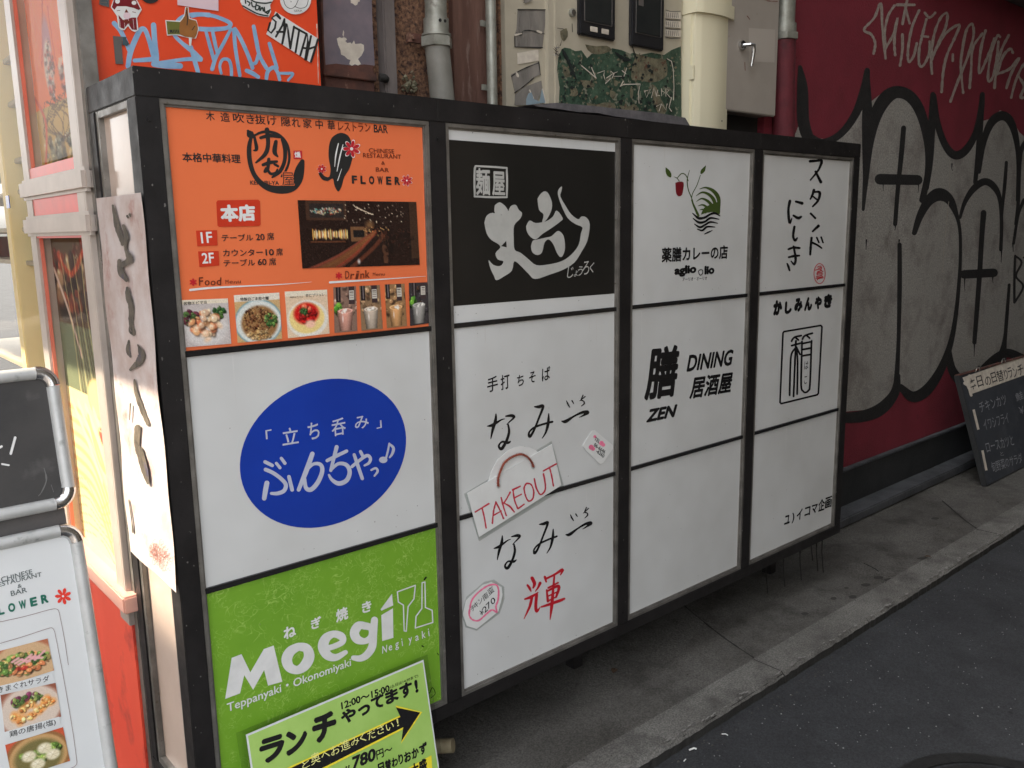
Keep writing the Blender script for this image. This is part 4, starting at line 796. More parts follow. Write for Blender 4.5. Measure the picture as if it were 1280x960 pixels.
for c, q in zip('やってます!', [(642, 778, 706, 752, 58), (714, 744, 766, 724, 42), (770, 716, 826, 694, 52), (832, 692, 888, 668, 56), (894, 668, 948, 645, 60), (958, 640, 972, 634, 54)]): ct(c, t4, *q, M['black'], PG, fl, .05)
k = Ink(PG); k.poly([(380, 972), (892, 734), (872, 692), (986, 720), (896, 856), (908, 792), (420, 1040)], t4); k.build('arrow_edge', M['yellow'], fl)
k = Ink(PG); k.poly([(380, 980), (893, 741), (874, 700), (978, 722), (897, 846), (905, 785), (420, 1030)], t4); k.build('arrow', M['black'], fl)
for c, q in zip('と奥へお進みください！', [(474, 966, 506, 951, 30), (512, 950, 552, 932, 46), (556, 924, 592, 908, 24), (598, 910, 636, 892, 38), (640, 892, 680, 873, 42), (684, 870, 718, 854, 34), (724, 854, 748, 842, 38), (756, 842, 790, 826, 36), (796, 820, 826, 806, 36), (834, 804, 866, 789, 28), (880, 782, 888, 778, 30)]): ct(c, t4, *q, M['pyellow'], PG, fl, .0)
ct('780', t4, 690, 968, 790, 925, 52, M['black'], PG, fl, .04, .1); ct('円～', t4, 792, 925, 860, 895, 36, M['black'], PG, fl, .02); ct('〃', t4, 655, 982, 678, 972, 26, M['black'], PG, fl, .02)
for c, q in zip('日替わりおかず', [(800, 985, 826, 973, 40), (830, 974, 856, 962, 42), (858, 960, 884, 948, 38), (888, 948, 908, 938, 42), (912, 940, 942, 925, 42), (944, 924, 974, 910, 42), (976, 908, 1010, 893, 46)]): ct(c, t4, *q, M['black'], PG, fl, .045)
k = Ink(PG); k.poly([(880, 985), (1026, 905), (1032, 1010), (900, 1060)], t4); k.build('yellow_block', M['yellow'], fl)
ct('大盛', t4, 940, 1000, 1010, 966, 50, M['black'], PG, fl, .05)
# paper with brush writing tied to the end of the box
PS = PL((-.006, 0, 0), (-1, 0, 0)); pp = empty('brushed_paper', (-.006, .13, .80), 'long patchy white paper with vertical brush writing on end of the sign box', 'notice')
q = [PS.at(120, 248), PS.at(181, 240), PS.at(200, 490), PS.at(223, 742), PS.at(163, 689), PS.at(140, 470)]; g = random.Random(4)
vs = []; nu, nv = 8, 40
tl_, tr_, br_, bl_ = PS.at(120, 248), PS.at(181, 240), PS.at(222, 741), PS.at(163, 689)
tr_.y = -.003; br_.y = -.003
for j in range(nv+1):
    for i in range(nu+1):
        u, v_ = i/nu, j/nv; p = (tl_*(1-u)+tr_*u)*(1-v_)+(bl_*(1-u)+br_*u)*v_
        p.x += .0022*math.sin(v_*17+u*3)*math.sin(u*5+v_*6); vs.append(p)
new('sheet', vs, [(j*(nu+1)+i, j*(nu+1)+i+1, (j+1)*(nu+1)+i+1, (j+1)*(nu+1)+i) for j in range(nv) for i in range(nu)], M['paper2'], pp, smooth=True)
PS2 = PL((-.0082, 0, 0), (-1, 0, 0)); k = Ink(PS2)
for s in [[(141, 257, 2.5), (144, 272, 4.5), (147, 285, 6), (153, 302, 5)], [(154, 282, 3), (158, 297, 5), (153, 305, 4)], [(158, 297, 3), (157, 312, 3), (162, 324, 7), (153, 331, 5)], [(149, 326, 4), (151, 340, 7), (158, 350, 4)], [(159, 360, 3), (160, 370, 6), (164, 384, 6), (164, 405, 5), (168, 418, 3), (162, 414, 2), (163, 405, 2)],
          [(161, 426, 2), (160, 438, 5), (163, 446, 2)], [(172, 431, 1), (177, 443, 7), (173, 454, 7)], [(171, 455, 6), (163, 462, 3)], [(168, 475, 2), (170, 490, 4), (176, 508, 5), (185, 530, 4)], [(172, 535, 7), (171, 552, 6), (172, 566, 4)], [(174, 562, 7), (180, 585, 8), (185, 604, 3)], [(163, 505, 2), (162, 525, 1)], [(159, 270, 2.4), (160, 272, 2)], [(162, 268, 2.4), (163, 270, 2)], [(161, 625, 1), (165, 652, 1.2), (166, 665, 2)]]: k.st([(p[0], p[1], p[2]*1.2) for p in s], rag=.12)
k.build('brush_lettering', mat('faded_brush_ink', hx(58, 52, 44), hx(104, 94, 80), scale=40, rough=.7, c3=hx(70, 66, 96), s3=9, lo3=.6, hi3=.7), pp)
k = Ink(PS2); g = random.Random(12)
for i in range(34):
    x, y = 198+g.gauss(0, 6), 690+g.gauss(0, 9)+0; x += (y-690)*.35
    k.st([(x+3*math.cos(a_)+g.uniform(-1, 1), y+4*math.sin(a_)+g.uniform(-1, 1)) for a_ in (0, 1.2, 2.5, 4, 5.2)], .4)
k.build('flower_drawing', ink('rust_ink', hx(160, 96, 84), .6), pp)

# ================================================================== CORNER BUILDING
CB = empty('corner_building', (1.3, .6, .08), 'corner shop building behind the sign with orange panel, stucco and street windows', 'building')
YW = .40
PW_ = PL((0, YW, 0), (0, -1, 0)); PO = PL((0, .33, 0), (0, -1, 0))
orx = PO.at(399, 60).x
box('orange_wall', .03, orx, .33, .40, .08, 2.9, M['orangewall'], CB, .001)
k = Ink(PO); g = random.Random(1)
k.st([(396, 30), (397, 60), (397.5, 85), (398, 104)], .9, rag=.6); k.build('chipped_edge', M['peel'], CB)
k = Ink(PO); t0 = (100, 0, 8.0); tq = (240, 0, 7.53)
for s in [[(340, 232, 48), (400, 300, 46), (450, 400, 46), (505, 530, 44)], [(480, 660, 50), (505, 520, 56), (560, 380, 56), (610, 295, 50), (650, 300, 46), (690, 400, 46), (750, 600, 56)], [(545, 605, 40), (650, 598, 46), (745, 590, 50)], [(735, 250, 54), (748, 430, 54), (760, 560, 60), (755, 640, 66)], [(740, 640, 60), (860, 650, 70), (1000, 660, 60)], [(800, 628, 36), (950, 605, 36), (1100, 590, 40), (1210, 600, 36)],
          [(1290, 150, 50), (1150, 140, 36), (1030, 165, 36), (960, 230, 34), (940, 340, 36), (1020, 430, 40), (1110, 500, 50), (1210, 590, 40)], [(1110, 470, 40), (1145, 600, 46), (1180, 720, 44)]]: k.st(s, tr=t0)
for s in [[(0, 150, 36), (80, 138, 36), (200, 150, 36), (310, 190, 38), (362, 225, 40), (330, 262, 40), (200, 276, 44), (70, 272, 44)], [(130, 290, 30), (165, 420, 34), (205, 560, 36)], [(192, 285, 32), (215, 400, 36), (235, 490, 30)], [(365, 275, 30), (300, 400, 34), (225, 540, 36), (190, 650, 40)], [(395, 275, 36), (408, 450, 36), (450, 710, 34)], [(405, 272, 36), (450, 350, 38), (520, 500, 38), (570, 640, 36)], [(560, 600, 30), (600, 590, 34), (622, 520, 32)],
          [(580, 248, 36), (605, 380, 40), (635, 520, 36), (700, 640, 38)], [(728, 410, 34), (762, 520, 36), (800, 640, 32)], [(275, 690, 26), (262, 620, 28), (290, 560, 30), (345, 565, 32), (368, 630, 32), (372, 720, 30)], [(515, 665, 40), (570, 690, 42), (625, 725, 34)], [(700, 740, 34), (715, 670, 38), (770, 635, 38), (805, 680, 34), (825, 750, 32)], [(825, 690, 26), (890, 690, 28), (950, 695, 26), (905, 755, 24)]]: k.st(s, tr=tq)
k.build('blue_graffiti', M['sky_paint'], CB)
# plaster, ribs and boards right of it
def wbox(name, px0, px1, y, m, z0=.08, z1=4.2, d=.03, py=60, par=CB, bevel=.001):
    pl = PL((0, y, 0), (0, -1, 0)); return box(name, pl.at(px0, py).x, pl.at(px1, py).x, y, y+d, z0, z1, m, par, bevel)
box('stucco_wall', orx, 2.75, .44, .50, .08, 4.2, M['stucco'], CB, 0)
wbox('dark_slot', 399, 405, .425, M['dark'], d=.01)
wbox('steel_plate', 404, 466, .41, M['rust'], d=.03)
PP = PL((0, .41, 0), (0, -1, 0)); PP.k = .0006
k = Ink(PP); k.poly([(403, -40), (463, -40), (465, 10), (466, 40), (468.5, 82), (455, 80.5), (440, 82), (420, 79.5), (407, 81), (405, 50), (404, 10)]); k.build('purple_film', M['purple'], CB)
k = Ink(PP); t11 = (390, 0, 8.0)
k.poly([(248, 385), (275, 372), (300, 380), (318, 372), (340, 380), (350, 395), (332, 410), (352, 430), (385, 425), (398, 440), (420, 405), (432, 440), (490, 435), (518, 450), (522, 500), (495, 555), (460, 590), (490, 640), (460, 655), (430, 640), (400, 658), (372, 640), (385, 600), (355, 590), (325, 560), (290, 545), (285, 500), (262, 450)], t11)
k.poly([(385, -40), (480, -40), (478, 15), (460, 20), (452, 48), (430, 55), (408, 35), (388, 30)], t11); k.poly([(312, 300), (322, 320), (318, 370), (305, 350)], t11)
k.build('peeled_spot', M['peel'], CB)
box('clamp_strip', PP.at(403, 92).x, PP.at(468, 92).x, .398, .41, PP.at(430, 98).z, PP.at(430, 88).z, M['rust'], CB, .002)
c = PL((0, .395, 0), (0, -1, 0)).at(474, 97); MB().tube([c, c+V((.012, -.004, 0)), c+V((.026, .01, 0))], .011, 10).build('clamp_bolt', M['dark'], CB, smooth=True)
wbox('concrete_rib', 481, 496, .405, M['rib'], d=.04, bevel=.004)
g = random.Random(8); mb = MB(); c0 = PL((0, .43, 0), (0, -1, 0)).at(512, 108)
for i in range(26):
    c = c0+V((g.gauss(0, .014), g.uniform(-.01, .005), g.gauss(0, .014))); r_ = g.uniform(.004, .009); mb.add([c+V((r_, 0, 0)), c+V((-r_, 0, 0)), c+V((0, r_, 0)), c+V((0, -r_, 0)), c+V((0, 0, r_)), c+V((0, 0, -r_))], [(0, 2, 4), (2, 1, 4), (1, 3, 4), (3, 0, 4), (2, 0, 5), (1, 2, 5), (3, 1, 5), (0, 3, 5)])
mb.build('broken_plaster', M['flake'], CB)
k = Ink(PL((0, .44, 0), (0, -1, 0))); k.st([(498, 88), (503, 93), (508, 99), (512, 104)], 1.4, rag=.4); k.build('crack', M['dark'], CB)
wbox('brown_board', 567, 610, .42, M['rustboard'], d=.02); wbox('board_edge', 624, 630, .425, M['stucco'], d=.015)
wbox('cream_wall', 632, 683, .405, M['cream'], d=.035); wbox('groove', 683, 685.5, .43, M['dark'], d=.006); wbox('cream_jamb', 685.5, 695, .39, M['cream'], d=.05)
# torn posters on the cream wall
PC = PL((0, .405, 0), (0, -1, 0)); t12 = (520, 0, 6.856)
for nm, pts, m in [('torn_poster', [(872, 80), (1122, 82), (1085, 405), (1070, 418), (980, 412), (848, 398), (845, 300), (862, 250)], 'torn'), ('torn_poster', [(868, 455), (1048, 425), (1052, 520), (872, 552)], 'peel'), ('torn_poster', [(815, 640), (930, 580), (1052, 528), (1068, 640), (1000, 668), (930, 735), (850, 800), (832, 720)], 'torn'), ('torn_poster', [(850, 810), (930, 745), (1075, 690), (1085, 760), (1040, 870), (1000, 900), (845, 900)], 'torn'), ('torn_poster', [(945, 850), (965, 800), (990, 790), (1010, 850), (1060, 870), (1080, 760), (1110, 880), (945, 900)], 'torn2'), ('torn_poster', [(918, -20), (1000, -20), (990, 8), (935, 30)], 'torn')]:
    o = sheet(nm, pts, PC, .0008, M[m], CB, t12, z=PC.nxt(.0006))
k = Ink(PC)
for s in [[(872, 82), (1122, 84)], [(846, 402), (1085, 408)], [(862, 282), (900, 300), (918, 265), (990, 262), (1100, 290)], [(818, 655), (900, 600), (1050, 540)], [(845, 795), (930, 735), (1010, 668)], [(1052, 530), (1066, 640)], [(846, 300), (848, 398)], [(925, 20), (995, 0)]]: k.st(s, 1.1, tr=t12, rag=.5)
k.build('poster_edge', M['soft_black'], CB)
k = Ink(PC)
for s in [[(850, 300), (900, 288)], [(862, 625), (875, 655)], [(975, 775), (1005, 840)], [(1085, 765), (1110, 880)], [(1040, 265), (1075, 280)]]: k.st(s, 2.2, tr=t12, rag=.5)
k.build('paper_curl', M['peel'], CB)
# upper storey wall
box('upper_wall', .62, 4.2, .5, .8, .08, 18, M['opp'], CB, 0)
# street side: window bays on the plane x = 0
PX = PL((0, 0, 0), (-1, 0, 0))
def ypos(px, py): return PX.at(px, py).y
def strut(name, tl, tr, br, bl, m, x0=-.02, x1=.03, par=CB):
    P0 = [PL((x0, 0, 0), (-1, 0, 0)).at(*p) for p in (tl, tr, br, bl)]; P1 = [V((x1, p.y, p.z)) for p in P0]
    return MB().hexa(P0, P1).build(name, m, par, bevel=.0015)
box('window_post', -.012, .03, .335, .392, .62, 2.9, M['winframe'], CB, .002); box('window_post', -.012, .03, .80, .862, .62, 2.9, M['winframe'], CB, .002)
box('corner_strip', .0, .03, .300, .333, .08, 2.9, M['alu'], CB, .002)
zr = (PX.at(75, 262).z, PX.at(75, 292).z)
for z0, z1 in ((1.605, 1.665), (1.515, 1.575)): box('transom_rail', -.022, .002, .30, .885, z0-.01, z1-.02, M['winframe'], CB, .008)
box('transom_strip', -.01, .0, .392, .80, 1.50, 1.67, M['coral'], CB, 0)
box('sill_rail', -.03, .03, .29, 2.6, .665, .705, mat('pink_sill', hx(244, 190, 170), hx(236, 176, 158), scale=5, rough=.4), CB, .004)
box('knee_wall', -.005, .05, .33, 2.6, .0, .663, M['kneered'], CB, .002)
box('window_post', -.012, .03, .325, .337, .62, 2.9, M['winframe'], CB, .002)
for z0, z1 in ((.706, 1.49), (1.68, 2.9)): box('glass_pane', .004, .008, .392, .80, z0, z1, M['glass'], CB, 0)
box('glass_pane', .004, .008, .862, 2.5, .706, 2.9, M['glass'], CB, 0)
M['coraltrim'] = mat('faded_coral_edge', hx(226, 128, 104), hx(216, 112, 90), scale=8, rough=.5)
for y0_, y1_ in ((.8622, .872), (.384, .3915), (.793, .7995)): box('coral_trim', -.006, .002, y0_, y1_, .706, 2.9, M['coraltrim'], CB, 0)
# art posters behind the glass
PA = PL((.018, 0, 0), (-1, 0, 0))
a = canvas(60, 170, (255, 140, 82))
for j in range(40): pline(a, [(rng.uniform(0, 1), -.02), (rng.uniform(0, 1), .2), (rng.uniform(0, 1), .6)], .008, (255, int(rng.uniform(125, 175)), int(rng.uniform(80, 120))), .45)
pline(a, [(0, .25), (.18, .25), (.35, .17), (.6, .18), (.8, .24), (1.0, .30)], .035, (206, 66, 44)); pline(a, [(0, .27), (.2, .265), (.36, .19), (.6, .20), (.8, .26), (1, .32)], .008, (255, 220, 180))
pline(a, [(.28, .33), (.36, .28), (.42, .24), (.5, .25), (.56, .32)], .012, (190, 60, 40)); pline(a, [(.25, .6), (.36, .45), (.42, .34)], .014, (214, 80, 52)); pline(a, [(1, .42), (.8, .48), (.66, .62)], .012, (214, 74, 46)); pline(a, [(.5, .4), (.55, .6), (.62, .66)], .012, (230, 96, 60))
blob(a, .40, .56, .11, .45, (206, 150, 160), .3); blob(a, .40, .62, .10, .34, (240, 214, 200), .2); rect(a, .0, 1, .76, 1, (214, 190, 120), .9); blob(a, .4, .62, .11, .30, (240, 214, 200), .2)
scatter(a, 60, .42, .62, .09, [(190, 120, 110), (250, 240, 230), (200, 90, 70)], (.01, .04), .12, 3, .7); scatter(a, 60, .82, .64, .2, [(250, 220, 200), (240, 120, 90), (210, 60, 50), (255, 240, 225)], (.02, .08), .08, 4, .8)
for j in range(16): pline(a, [(rng.uniform(.1, 1), .74), (rng.uniform(.1, 1), .84), (rng.uniform(.1, 1), .95)], .010, (104, 78, 56), .65)
scatter(a, 50, .6, .93, .5, [(150, 150, 130), (110, 90, 70), (236, 222, 170)], (.02, .09), .06, 6, .7); pline(a, [(.3, .82), (.6, .9), (1, .83)], .012, (110, 80, 50)); pline(a, [(0, .7), (.2, .82), (.1, .98)], .03, (226, 110, 80)); rect(a, .2, 1, .985, 1, (230, 110, 70))
def xpict(name, a, y0, y1, z0, z1, x):
    pl = PL((x, 0, 0), (-1, 0, 0)); H, W, _ = a.shape; vs = [V((x, y0+(y1-y0)*i/(W-1), z1+(z0-z1)*j/(H-1))) for j in range(H) for i in range(W)]
    fs = [(j*W+i, (j+1)*W+i, (j+1)*W+i+1, j*W+i+1) for j in range(H-1) for i in range(W-1)]
    o = new(name, vs, fs, M['matteprint'], CB); ca = o.data.color_attributes.new('Col', 'FLOAT_COLOR', 'POINT'); c = np.clip(a.reshape(-1, 3), 0, 1); c = np.where(c <= .04045, c/12.92, ((c+.055)/1.055)**2.4)*.88; ca.data.foreach_set('color', np.concatenate([c, np.ones((len(c), 1))], 1).ravel())
xpict('art_poster', a, .802, .392, 1.67, 2.25, .02)
a = canvas(80, 190, (250, 226, 170))
rect(a, 0, 1, 0, .44, (112, 92, 72)); rect(a, 0, 1, .27, .50, (130, 140, 112)); scatter(a, 90, .5, .12, .6, [(150, 60, 44), (70, 50, 50), (210, 170, 130), (110, 70, 56), (200, 90, 60)], (.03, .11), .10, 21, .8)
pline(a, [(.15, .05), (.4, .11), (.7, .04)], .03, (214, 90, 60)); pline(a, [(.02, .10), (.25, .22), (.45, .36)], .025, (240, 214, 196)); blob(a, .82, .18, .16, .28, (196, 120, 110), .15); blob(a, .82, .18, .13, .24, (226, 208, 196), .15); rect(a, .66, .98, .16, .22, (90, 70, 70)); 
for j in range(12): pline(a, [(.2+j*.05, .05), (.3+j*.04, .25), (.35+j*.05, .48)], .010, (90, 56, 40) if j % 3 else (246, 226, 160), .7)
rect(a, 0, 1, .48, 1, (252, 236, 178)); blob(a, .70, .48, .22, .16, (214, 190, 140), .1); blob(a, .70, .48, .20, .14, (236, 214, 160), .1)  # pale yellow lower half has the sunlight put into the print colours
for j in range(14):
    y = .52+j*.022; 
    if j % 2: pline(a, [(-.02, y), (.3, y+.01), (.5, y+.05), (.7, y+.16)], .026, (246, 190, 132), .8)
for j in range(5): pline(a, [(.1+j*.16, .52), (.35+j*.14, .62), (.6+j*.1, .74)], .035, (255, 240, 190), .9)
pline(a, [(.45, .55), (.6, .68), (.82, .70), (1, .62)], .03, (248, 196, 140)); blob(a, .72, .585, .10, .06, (222, 110, 86), .4); blob(a, .72, .60, .07, .06, (206, 84, 70), .5); rect(a, .66, .78, .575, .583, (250, 200, 170))
for j in range(7): pline(a, [(0, .80+j*.03), (.25, .78+j*.03), (.5, .84+j*.02), (.8, .78+j*.04), (1, .82+j*.03)], .006, (170, 140, 96), .6)
xpict('art_poster', a, .802, .392, .705, 1.50, .02)
# second bay: shelves, cream column, orange notices seen through the glass
box('storey_above', .0, 4.2, .41, 3.2, 2.92, 18, M['wallgrey'], CB, 0)
box('interior_back', .55, .56, .41, 2.6, .66, 2.9, mat('shop_interior_cream', hx(214, 200, 170), hx(190, 176, 150), scale=4, rough=.7), CB, 0)
for z in (1.08, 1.42, 1.52, 1.63, 1.72, 1.88, 2.0): box('shelf', .06, .5, .88, 2.4, z, z+.014, M['cream'], CB, .002)
box('cream_column', .03, .09, 1.30, 1.36, .66, 2.9, mat('cream_column', hx(250, 232, 170), rough=.5), CB, .004)
for z in (1.17, 1.27): 
    box('orange_notice', .04, .045, .93, 1.04, z, z+.075, mat('orange_notice', hx(236, 150, 96), hx(226, 130, 80), scale=20, rough=.7), CB, .0)
for i in range(16): box('jar', .10+.02*(i % 3), .16+.02*(i % 3), .92+i*.085, .97+i*.085, 1.435, 1.435+.06+.03*random.random(), [M['coral'], M['paper'], M['brown'], M['blue'], M['olive']][i % 5], CB, .004)
k = Ink(PL((-.001, 0, 0), (-1, 0, 0)))
# (small sticker on the glass)
box('blue_arrow_sticker', .001, .003, 1.13, 1.17, 1.585, 1.62, M['blue'], CB, 0)
# unseen awning added to shade the upper part of the street side
aw = MB(); n = 14
for i in range(n): pass
aw.hexa([(-1.15, -.15, 2.55), (0, -.15, 2.98), (0, 3.2, 2.98), (-1.15, 3.2, 2.55)], [(-1.15, -.15, 2.53), (0, -.15, 2.96), (0, 3.2, 2.96), (-1.15, 3.2, 2.53)])
awn = empty('shade_awning', (0, 1.5, 2.6), 'unseen canvas awning added over the street windows to shade their upper part', 'awning')
aw.build('canopy', M['fabric'], awn)

# ================================================================== STICKERS ON THE ORANGE WALL
def sticker(label, outline, tr, m=M['white'], sm=0, name='sticker', cat='sticker'):
    P_ = [(tr[0]+x/tr[2], tr[1]+y/tr[2]) for x, y in outline]; c = PO.at(*P_[0], .003)
    e = empty(name, c, label, cat)
    Q = [(p[0], p[1]) for p in P_]
    if sm: Q = smoothpts(Q+[Q[0]], sm)[:-1]
    PO.k = .003; n = len(Q); v = [PO.at(*p, .0032) for p in Q]+[PO.at(*p, .0024) for p in Q]
    f = [tuple(t) for t in tessellate_polygon([[V((p[0], p[1], 0)) for p in Q]])]+[(i, n+i, n+(i+1) % n, (i+1) % n) for i in range(n)]
    new('backing', v, f, m, e); PO.k = .0036; return e
e = sticker('cut-out sticker with maroon spotted cap and plaid bow, under lilac paper level, upper orange wall', [(308, 72), (340, -20), (560, -20), (618, 95), (570, 180), (585, 300), (550, 320), (515, 305), (480, 260), (445, 300), (410, 300), (385, 275), (368, 160)], t0)
k = Ink(PO); k.poly([(318, 72), (345, -20), (550, -20), (606, 92), (585, 100), (540, 80), (460, 62), (370, 62), (345, 98)], t0); k.poly([(385, 150), (430, 200), (520, 175), (562, 175), (570, 300), (520, 295), (480, 235), (440, 290), (395, 270)], t0); k.build('maroon_print', M['maroon'], e)
k = Ink(PO); k.disc(100+375/8, 1.5, 3, 3); k.disc(100+540/8, 3.5, 3, 2.6)
for j in range(4): k.st([(395+j*45, 190), (405+j*45, 285)], .4, tr=t0)
k.build('white_print', M['white'], e)
k = Ink(PO); k.disc(100+470/8, 19.5, 4.4, 4.6); k.build('nose', M['lilac'], e); k = Ink(PO); k.st([(445, 215), (520, 222)], 3, tr=t0); k.st([(370, 108), (400, 104)], .7, tr=t0); k.st([(525, 118), (555, 125)], .7, tr=t0); k.poly([(462, 90), (485, 125), (445, 125)], t0); k.build('dark_print', M['brown'], e)
e = sticker('thumbs-up shaped olive and brown sticker with white edge on orange wall', [(852, 200), (1000, 208), (1040, 150), (1052, 70), (1085, 72), (1096, 180), (1165, 200), (1190, 290), (1160, 385), (1118, 382), (1112, 460), (1092, 460), (1088, 380), (960, 350), (870, 356)], t0)
k = Ink(PO); k.poly([(864, 210), (1000, 220), (1000, 345), (960, 342), (876, 345)], t0); k.build('cuff_print', ink('olive_print', hx(110, 110, 48), .4), e)
k = Ink(PO); k.poly([(1000, 220), (1046, 160), (1058, 82), (1080, 82), (1090, 188), (1158, 206), (1180, 290), (1152, 376), (1110, 374), (1000, 346)], t0, 2); k.build('thumb_print', ink('tan_print', hx(160, 104, 50), .4, .3), e)
k = Ink(PO); k.st([(905, 305), (925, 325)], 1.5, tr=t0)
for j in range(6): k.st([(900+j*16, 300), (908+j*16, 326)], 1.1, tr=t0)
k.st([(1060, 100), (1075, 180), (1070, 250)], 1.2, tr=t0); k.st([(1120, 300), (1150, 260)], .9, tr=t0); k.build('dark_print', M['soft_black'], e)
e = sticker('plain lilac paper, cut off by the picture top, on orange wall', [(965, -200), (1385, -200), (1385, 110), (1200, 85), (975, 50)], t0, M['lilac'], name='paper_note', cat='paper')
e = sticker('white script-lettered sticker with green-black shading beside lilac paper', [(440, -120), (760, -120), (770, -10), (735, 48), (745, 108), (722, 160), (690, 158), (620, 145), (540, 105), (482, 70), (455, 20)], tq)
k = Ink(PO)
for s in [[(478, 55), (540, 90), (620, 130), (715, 150)], [(545, -10), (600, 20), (690, 30), (745, 20)], [(520, 10), (545, 30), (535, 50)], [(560, 20), (570, 60), (600, 62)], [(605, 35), (598, 85), (622, 90), (632, 60), (612, 50)], [(640, 60), (640, 100), (660, 70), (672, 104)], [(680, 70), (690, 118), (718, 100)], [(700, 110), (712, 130), (735, 90)], [(500, -20), (505, 30)]]: k.st(s, 1.8, tr=tq)
k.build('script_lettering', ink('green_black', hx(40, 52, 46), .4), e)
e = sticker('round white sticker with line drawing at right top of orange wall', [(975+148*math.cos(i*math.pi/12), -12+148*math.sin(i*math.pi/12)) for i in range(24)], tq)
k = Ink(PO)
for s in [[(860, -10), (880, 50), (925, 80), (970, 60), (1000, 0)], [(965, 60), (1020, 78), (1075, 60), (1095, 0)]]: k.st(s, .7, tr=tq)
k.disc(240+932/7.53, 16/7.53, .6); k.build('line_drawing', M['soft_black'], e); T('SERA', 240+963/7.53, 112/7.53, 240+1040/7.53, 110/7.53, 2.6, M['tape'], PO, e)
e = sticker('slanted white sticker with tall black hand lettering at right of orange wall', [(785, 108), (1192, 366), (1120, 592), (698, 322)], tq)
k = Ink(PO)
for s in [[(830, 175), (790, 140), (750, 170), (790, 205), (780, 265), (745, 310), (715, 285), (735, 215)], [(790, 345), (850, 240), (870, 180)], [(870, 180), (868, 300), (850, 410)], [(800, 300), (860, 300)], [(850, 408), (890, 220), (905, 300), (925, 455)], [(925, 455), (960, 250)], [(960, 255), (1080, 320)], [(1010, 280), (975, 490)], [(1020, 520), (1080, 310), (1090, 400), (1065, 560)], [(1040, 450), (1080, 455)], [(1120, 340), (1075, 560)], [(1185, 370), (1120, 580)], [(1100, 460), (1160, 440)], [(830, 170), (800, 130)]]: k.st(s, 2.6, sm=False, tr=tq)
k.build('hand_lettering', M['soft_black'], e)
e = sticker('small grey square sticker at top left of orange wall', [(195, -40), (290, -40), (292, 72), (240, 60), (192, 45)], t0, M['tape'])
k = Ink(PO); k.st([(215, 10), (270, 12), (270, 40), (215, 35)], 1.2, tr=t0); k.build('faded_print', M['teal_d'], e)
e = sticker('strip of grey tape with dark teal flag on orange wall', [(328, 358), (430, 368), (418, 460), (432, 640), (355, 640)], t0, M['tape'], name='tape_strip', cat='tape')
k = Ink(PO); k.poly([(430, 368), (465, 370), (462, 390), (492, 440), (470, 458), (425, 450)], t0); k.build('teal_flag', M['teal_d'], e)
PO.k = .003
e = sticker('dark round sticker mostly above the picture top on orange wall', [(705+100*math.cos(i*math.pi/10), -60+95*math.sin(i*math.pi/10)) for i in range(20)], t0, M['soft_black'])

# ================================================================== PIPES, CABINETS
def pipe(name, pts, r, m, label, n=20, cat='pipe'):
    e = empty(name, pts[0], label, cat); MB().tube(pts, r, n).build('tube', m, e, smooth=True); return e
PY = PL((0, .372, 0), (0, -1, 0))
x1_ = (PY.at(530.5, 20).x+PY.at(559, 20).x)/2; zc = PY.at(545, 40).z; zn = PY.at(545, 53).z; zb = PY.at(545, 62).z
e = empty('conduit_pipe', (x1_, .372, 1.5), 'thick grey conduit with coupling and hex nut rising behind the sign', 'pipe')
rr = (PY.at(559, 20).x-PY.at(530.5, 20).x)/2*.80
MB().tube([(x1_, .372, zc), (x1_, .372, 4)], rr*.98, 24).build('upper_tube', M['galv'], e, smooth=True)
MB().tube([(x1_+.03, .376, 1.4), (x1_+.024, .376, 1.78), (x1_+.008, .372, 1.93), (x1_, .372, zn)], rr*1.12, 24).build('lower_tube', M['pvc'], e, smooth=True)
MB().tube([(x1_, .372, zn), (x1_, .372, PY.at(545, 24).z)], rr*1.14, 24).build('coupling', M['galv'], e, smooth=True)
MB().tube([(x1_, .372, PY.at(545, 45.5).z), (x1_, .372, PY.at(545, 43).z)], rr*1.32, 24).build('collar', M['galv'], e, smooth=True)
MB().tube([(x1_, .372, PY.at(545, 59).z), (x1_, .372, PY.at(545, 47).z)], rr*1.46, 6).build('hex_nut', M['galv'], e, bevel=.0006)
for dx in (-.012, .004): 
    z = PY.at(545, 29).z; MB().tube([(x1_+dx, .372-rr*1.10, z), (x1_+dx, .372-rr*1.17, z)], .0045, 8).build('screw_hole', M['dark'], e)
x2_ = (PY.at(611, 20).x+PY.at(623, 20).x)/2; pipe('slim_pipe', [(x2_, .385, 1.3), (x2_, .385, 4)], (PY.at(623, 20).x-PY.at(611, 20).x)/2*.85, M['galv'], 'slim bright metal pipe between brown board and cream wall')
for px_y, (cx_, r_, nm) in zip((28, 108), ((x2_, .0135, 'a'), (x2_, .0135, 'b'))):
    z = PY.at(617, px_y).z; o = MB().box(cx_-.026, cx_+.026, .398, .404, z-.008, z+.008).tube([(cx_, .385, z-.008), (cx_, .385, z+.008)], .0155, 14).build('pipe_saddle', M['galv'], smooth=False); tag(o, 'pipe saddle near top of the slim metal pipe' if px_y < 50 else 'pipe saddle low on the slim metal pipe, just above sign', 'bracket')
z = PY.at(530, 46).z; o = MB().box(x1_-.075, x1_-.02, .398, .41, z-.012, z+.012).tube([(x1_-.062, .398, z), (x1_-.062, .388, z)], .007, 6).build('pipe_bracket', M['rust']); tag(o, 'rusty bracket bolted beside hex nut of the thick conduit', 'bracket')
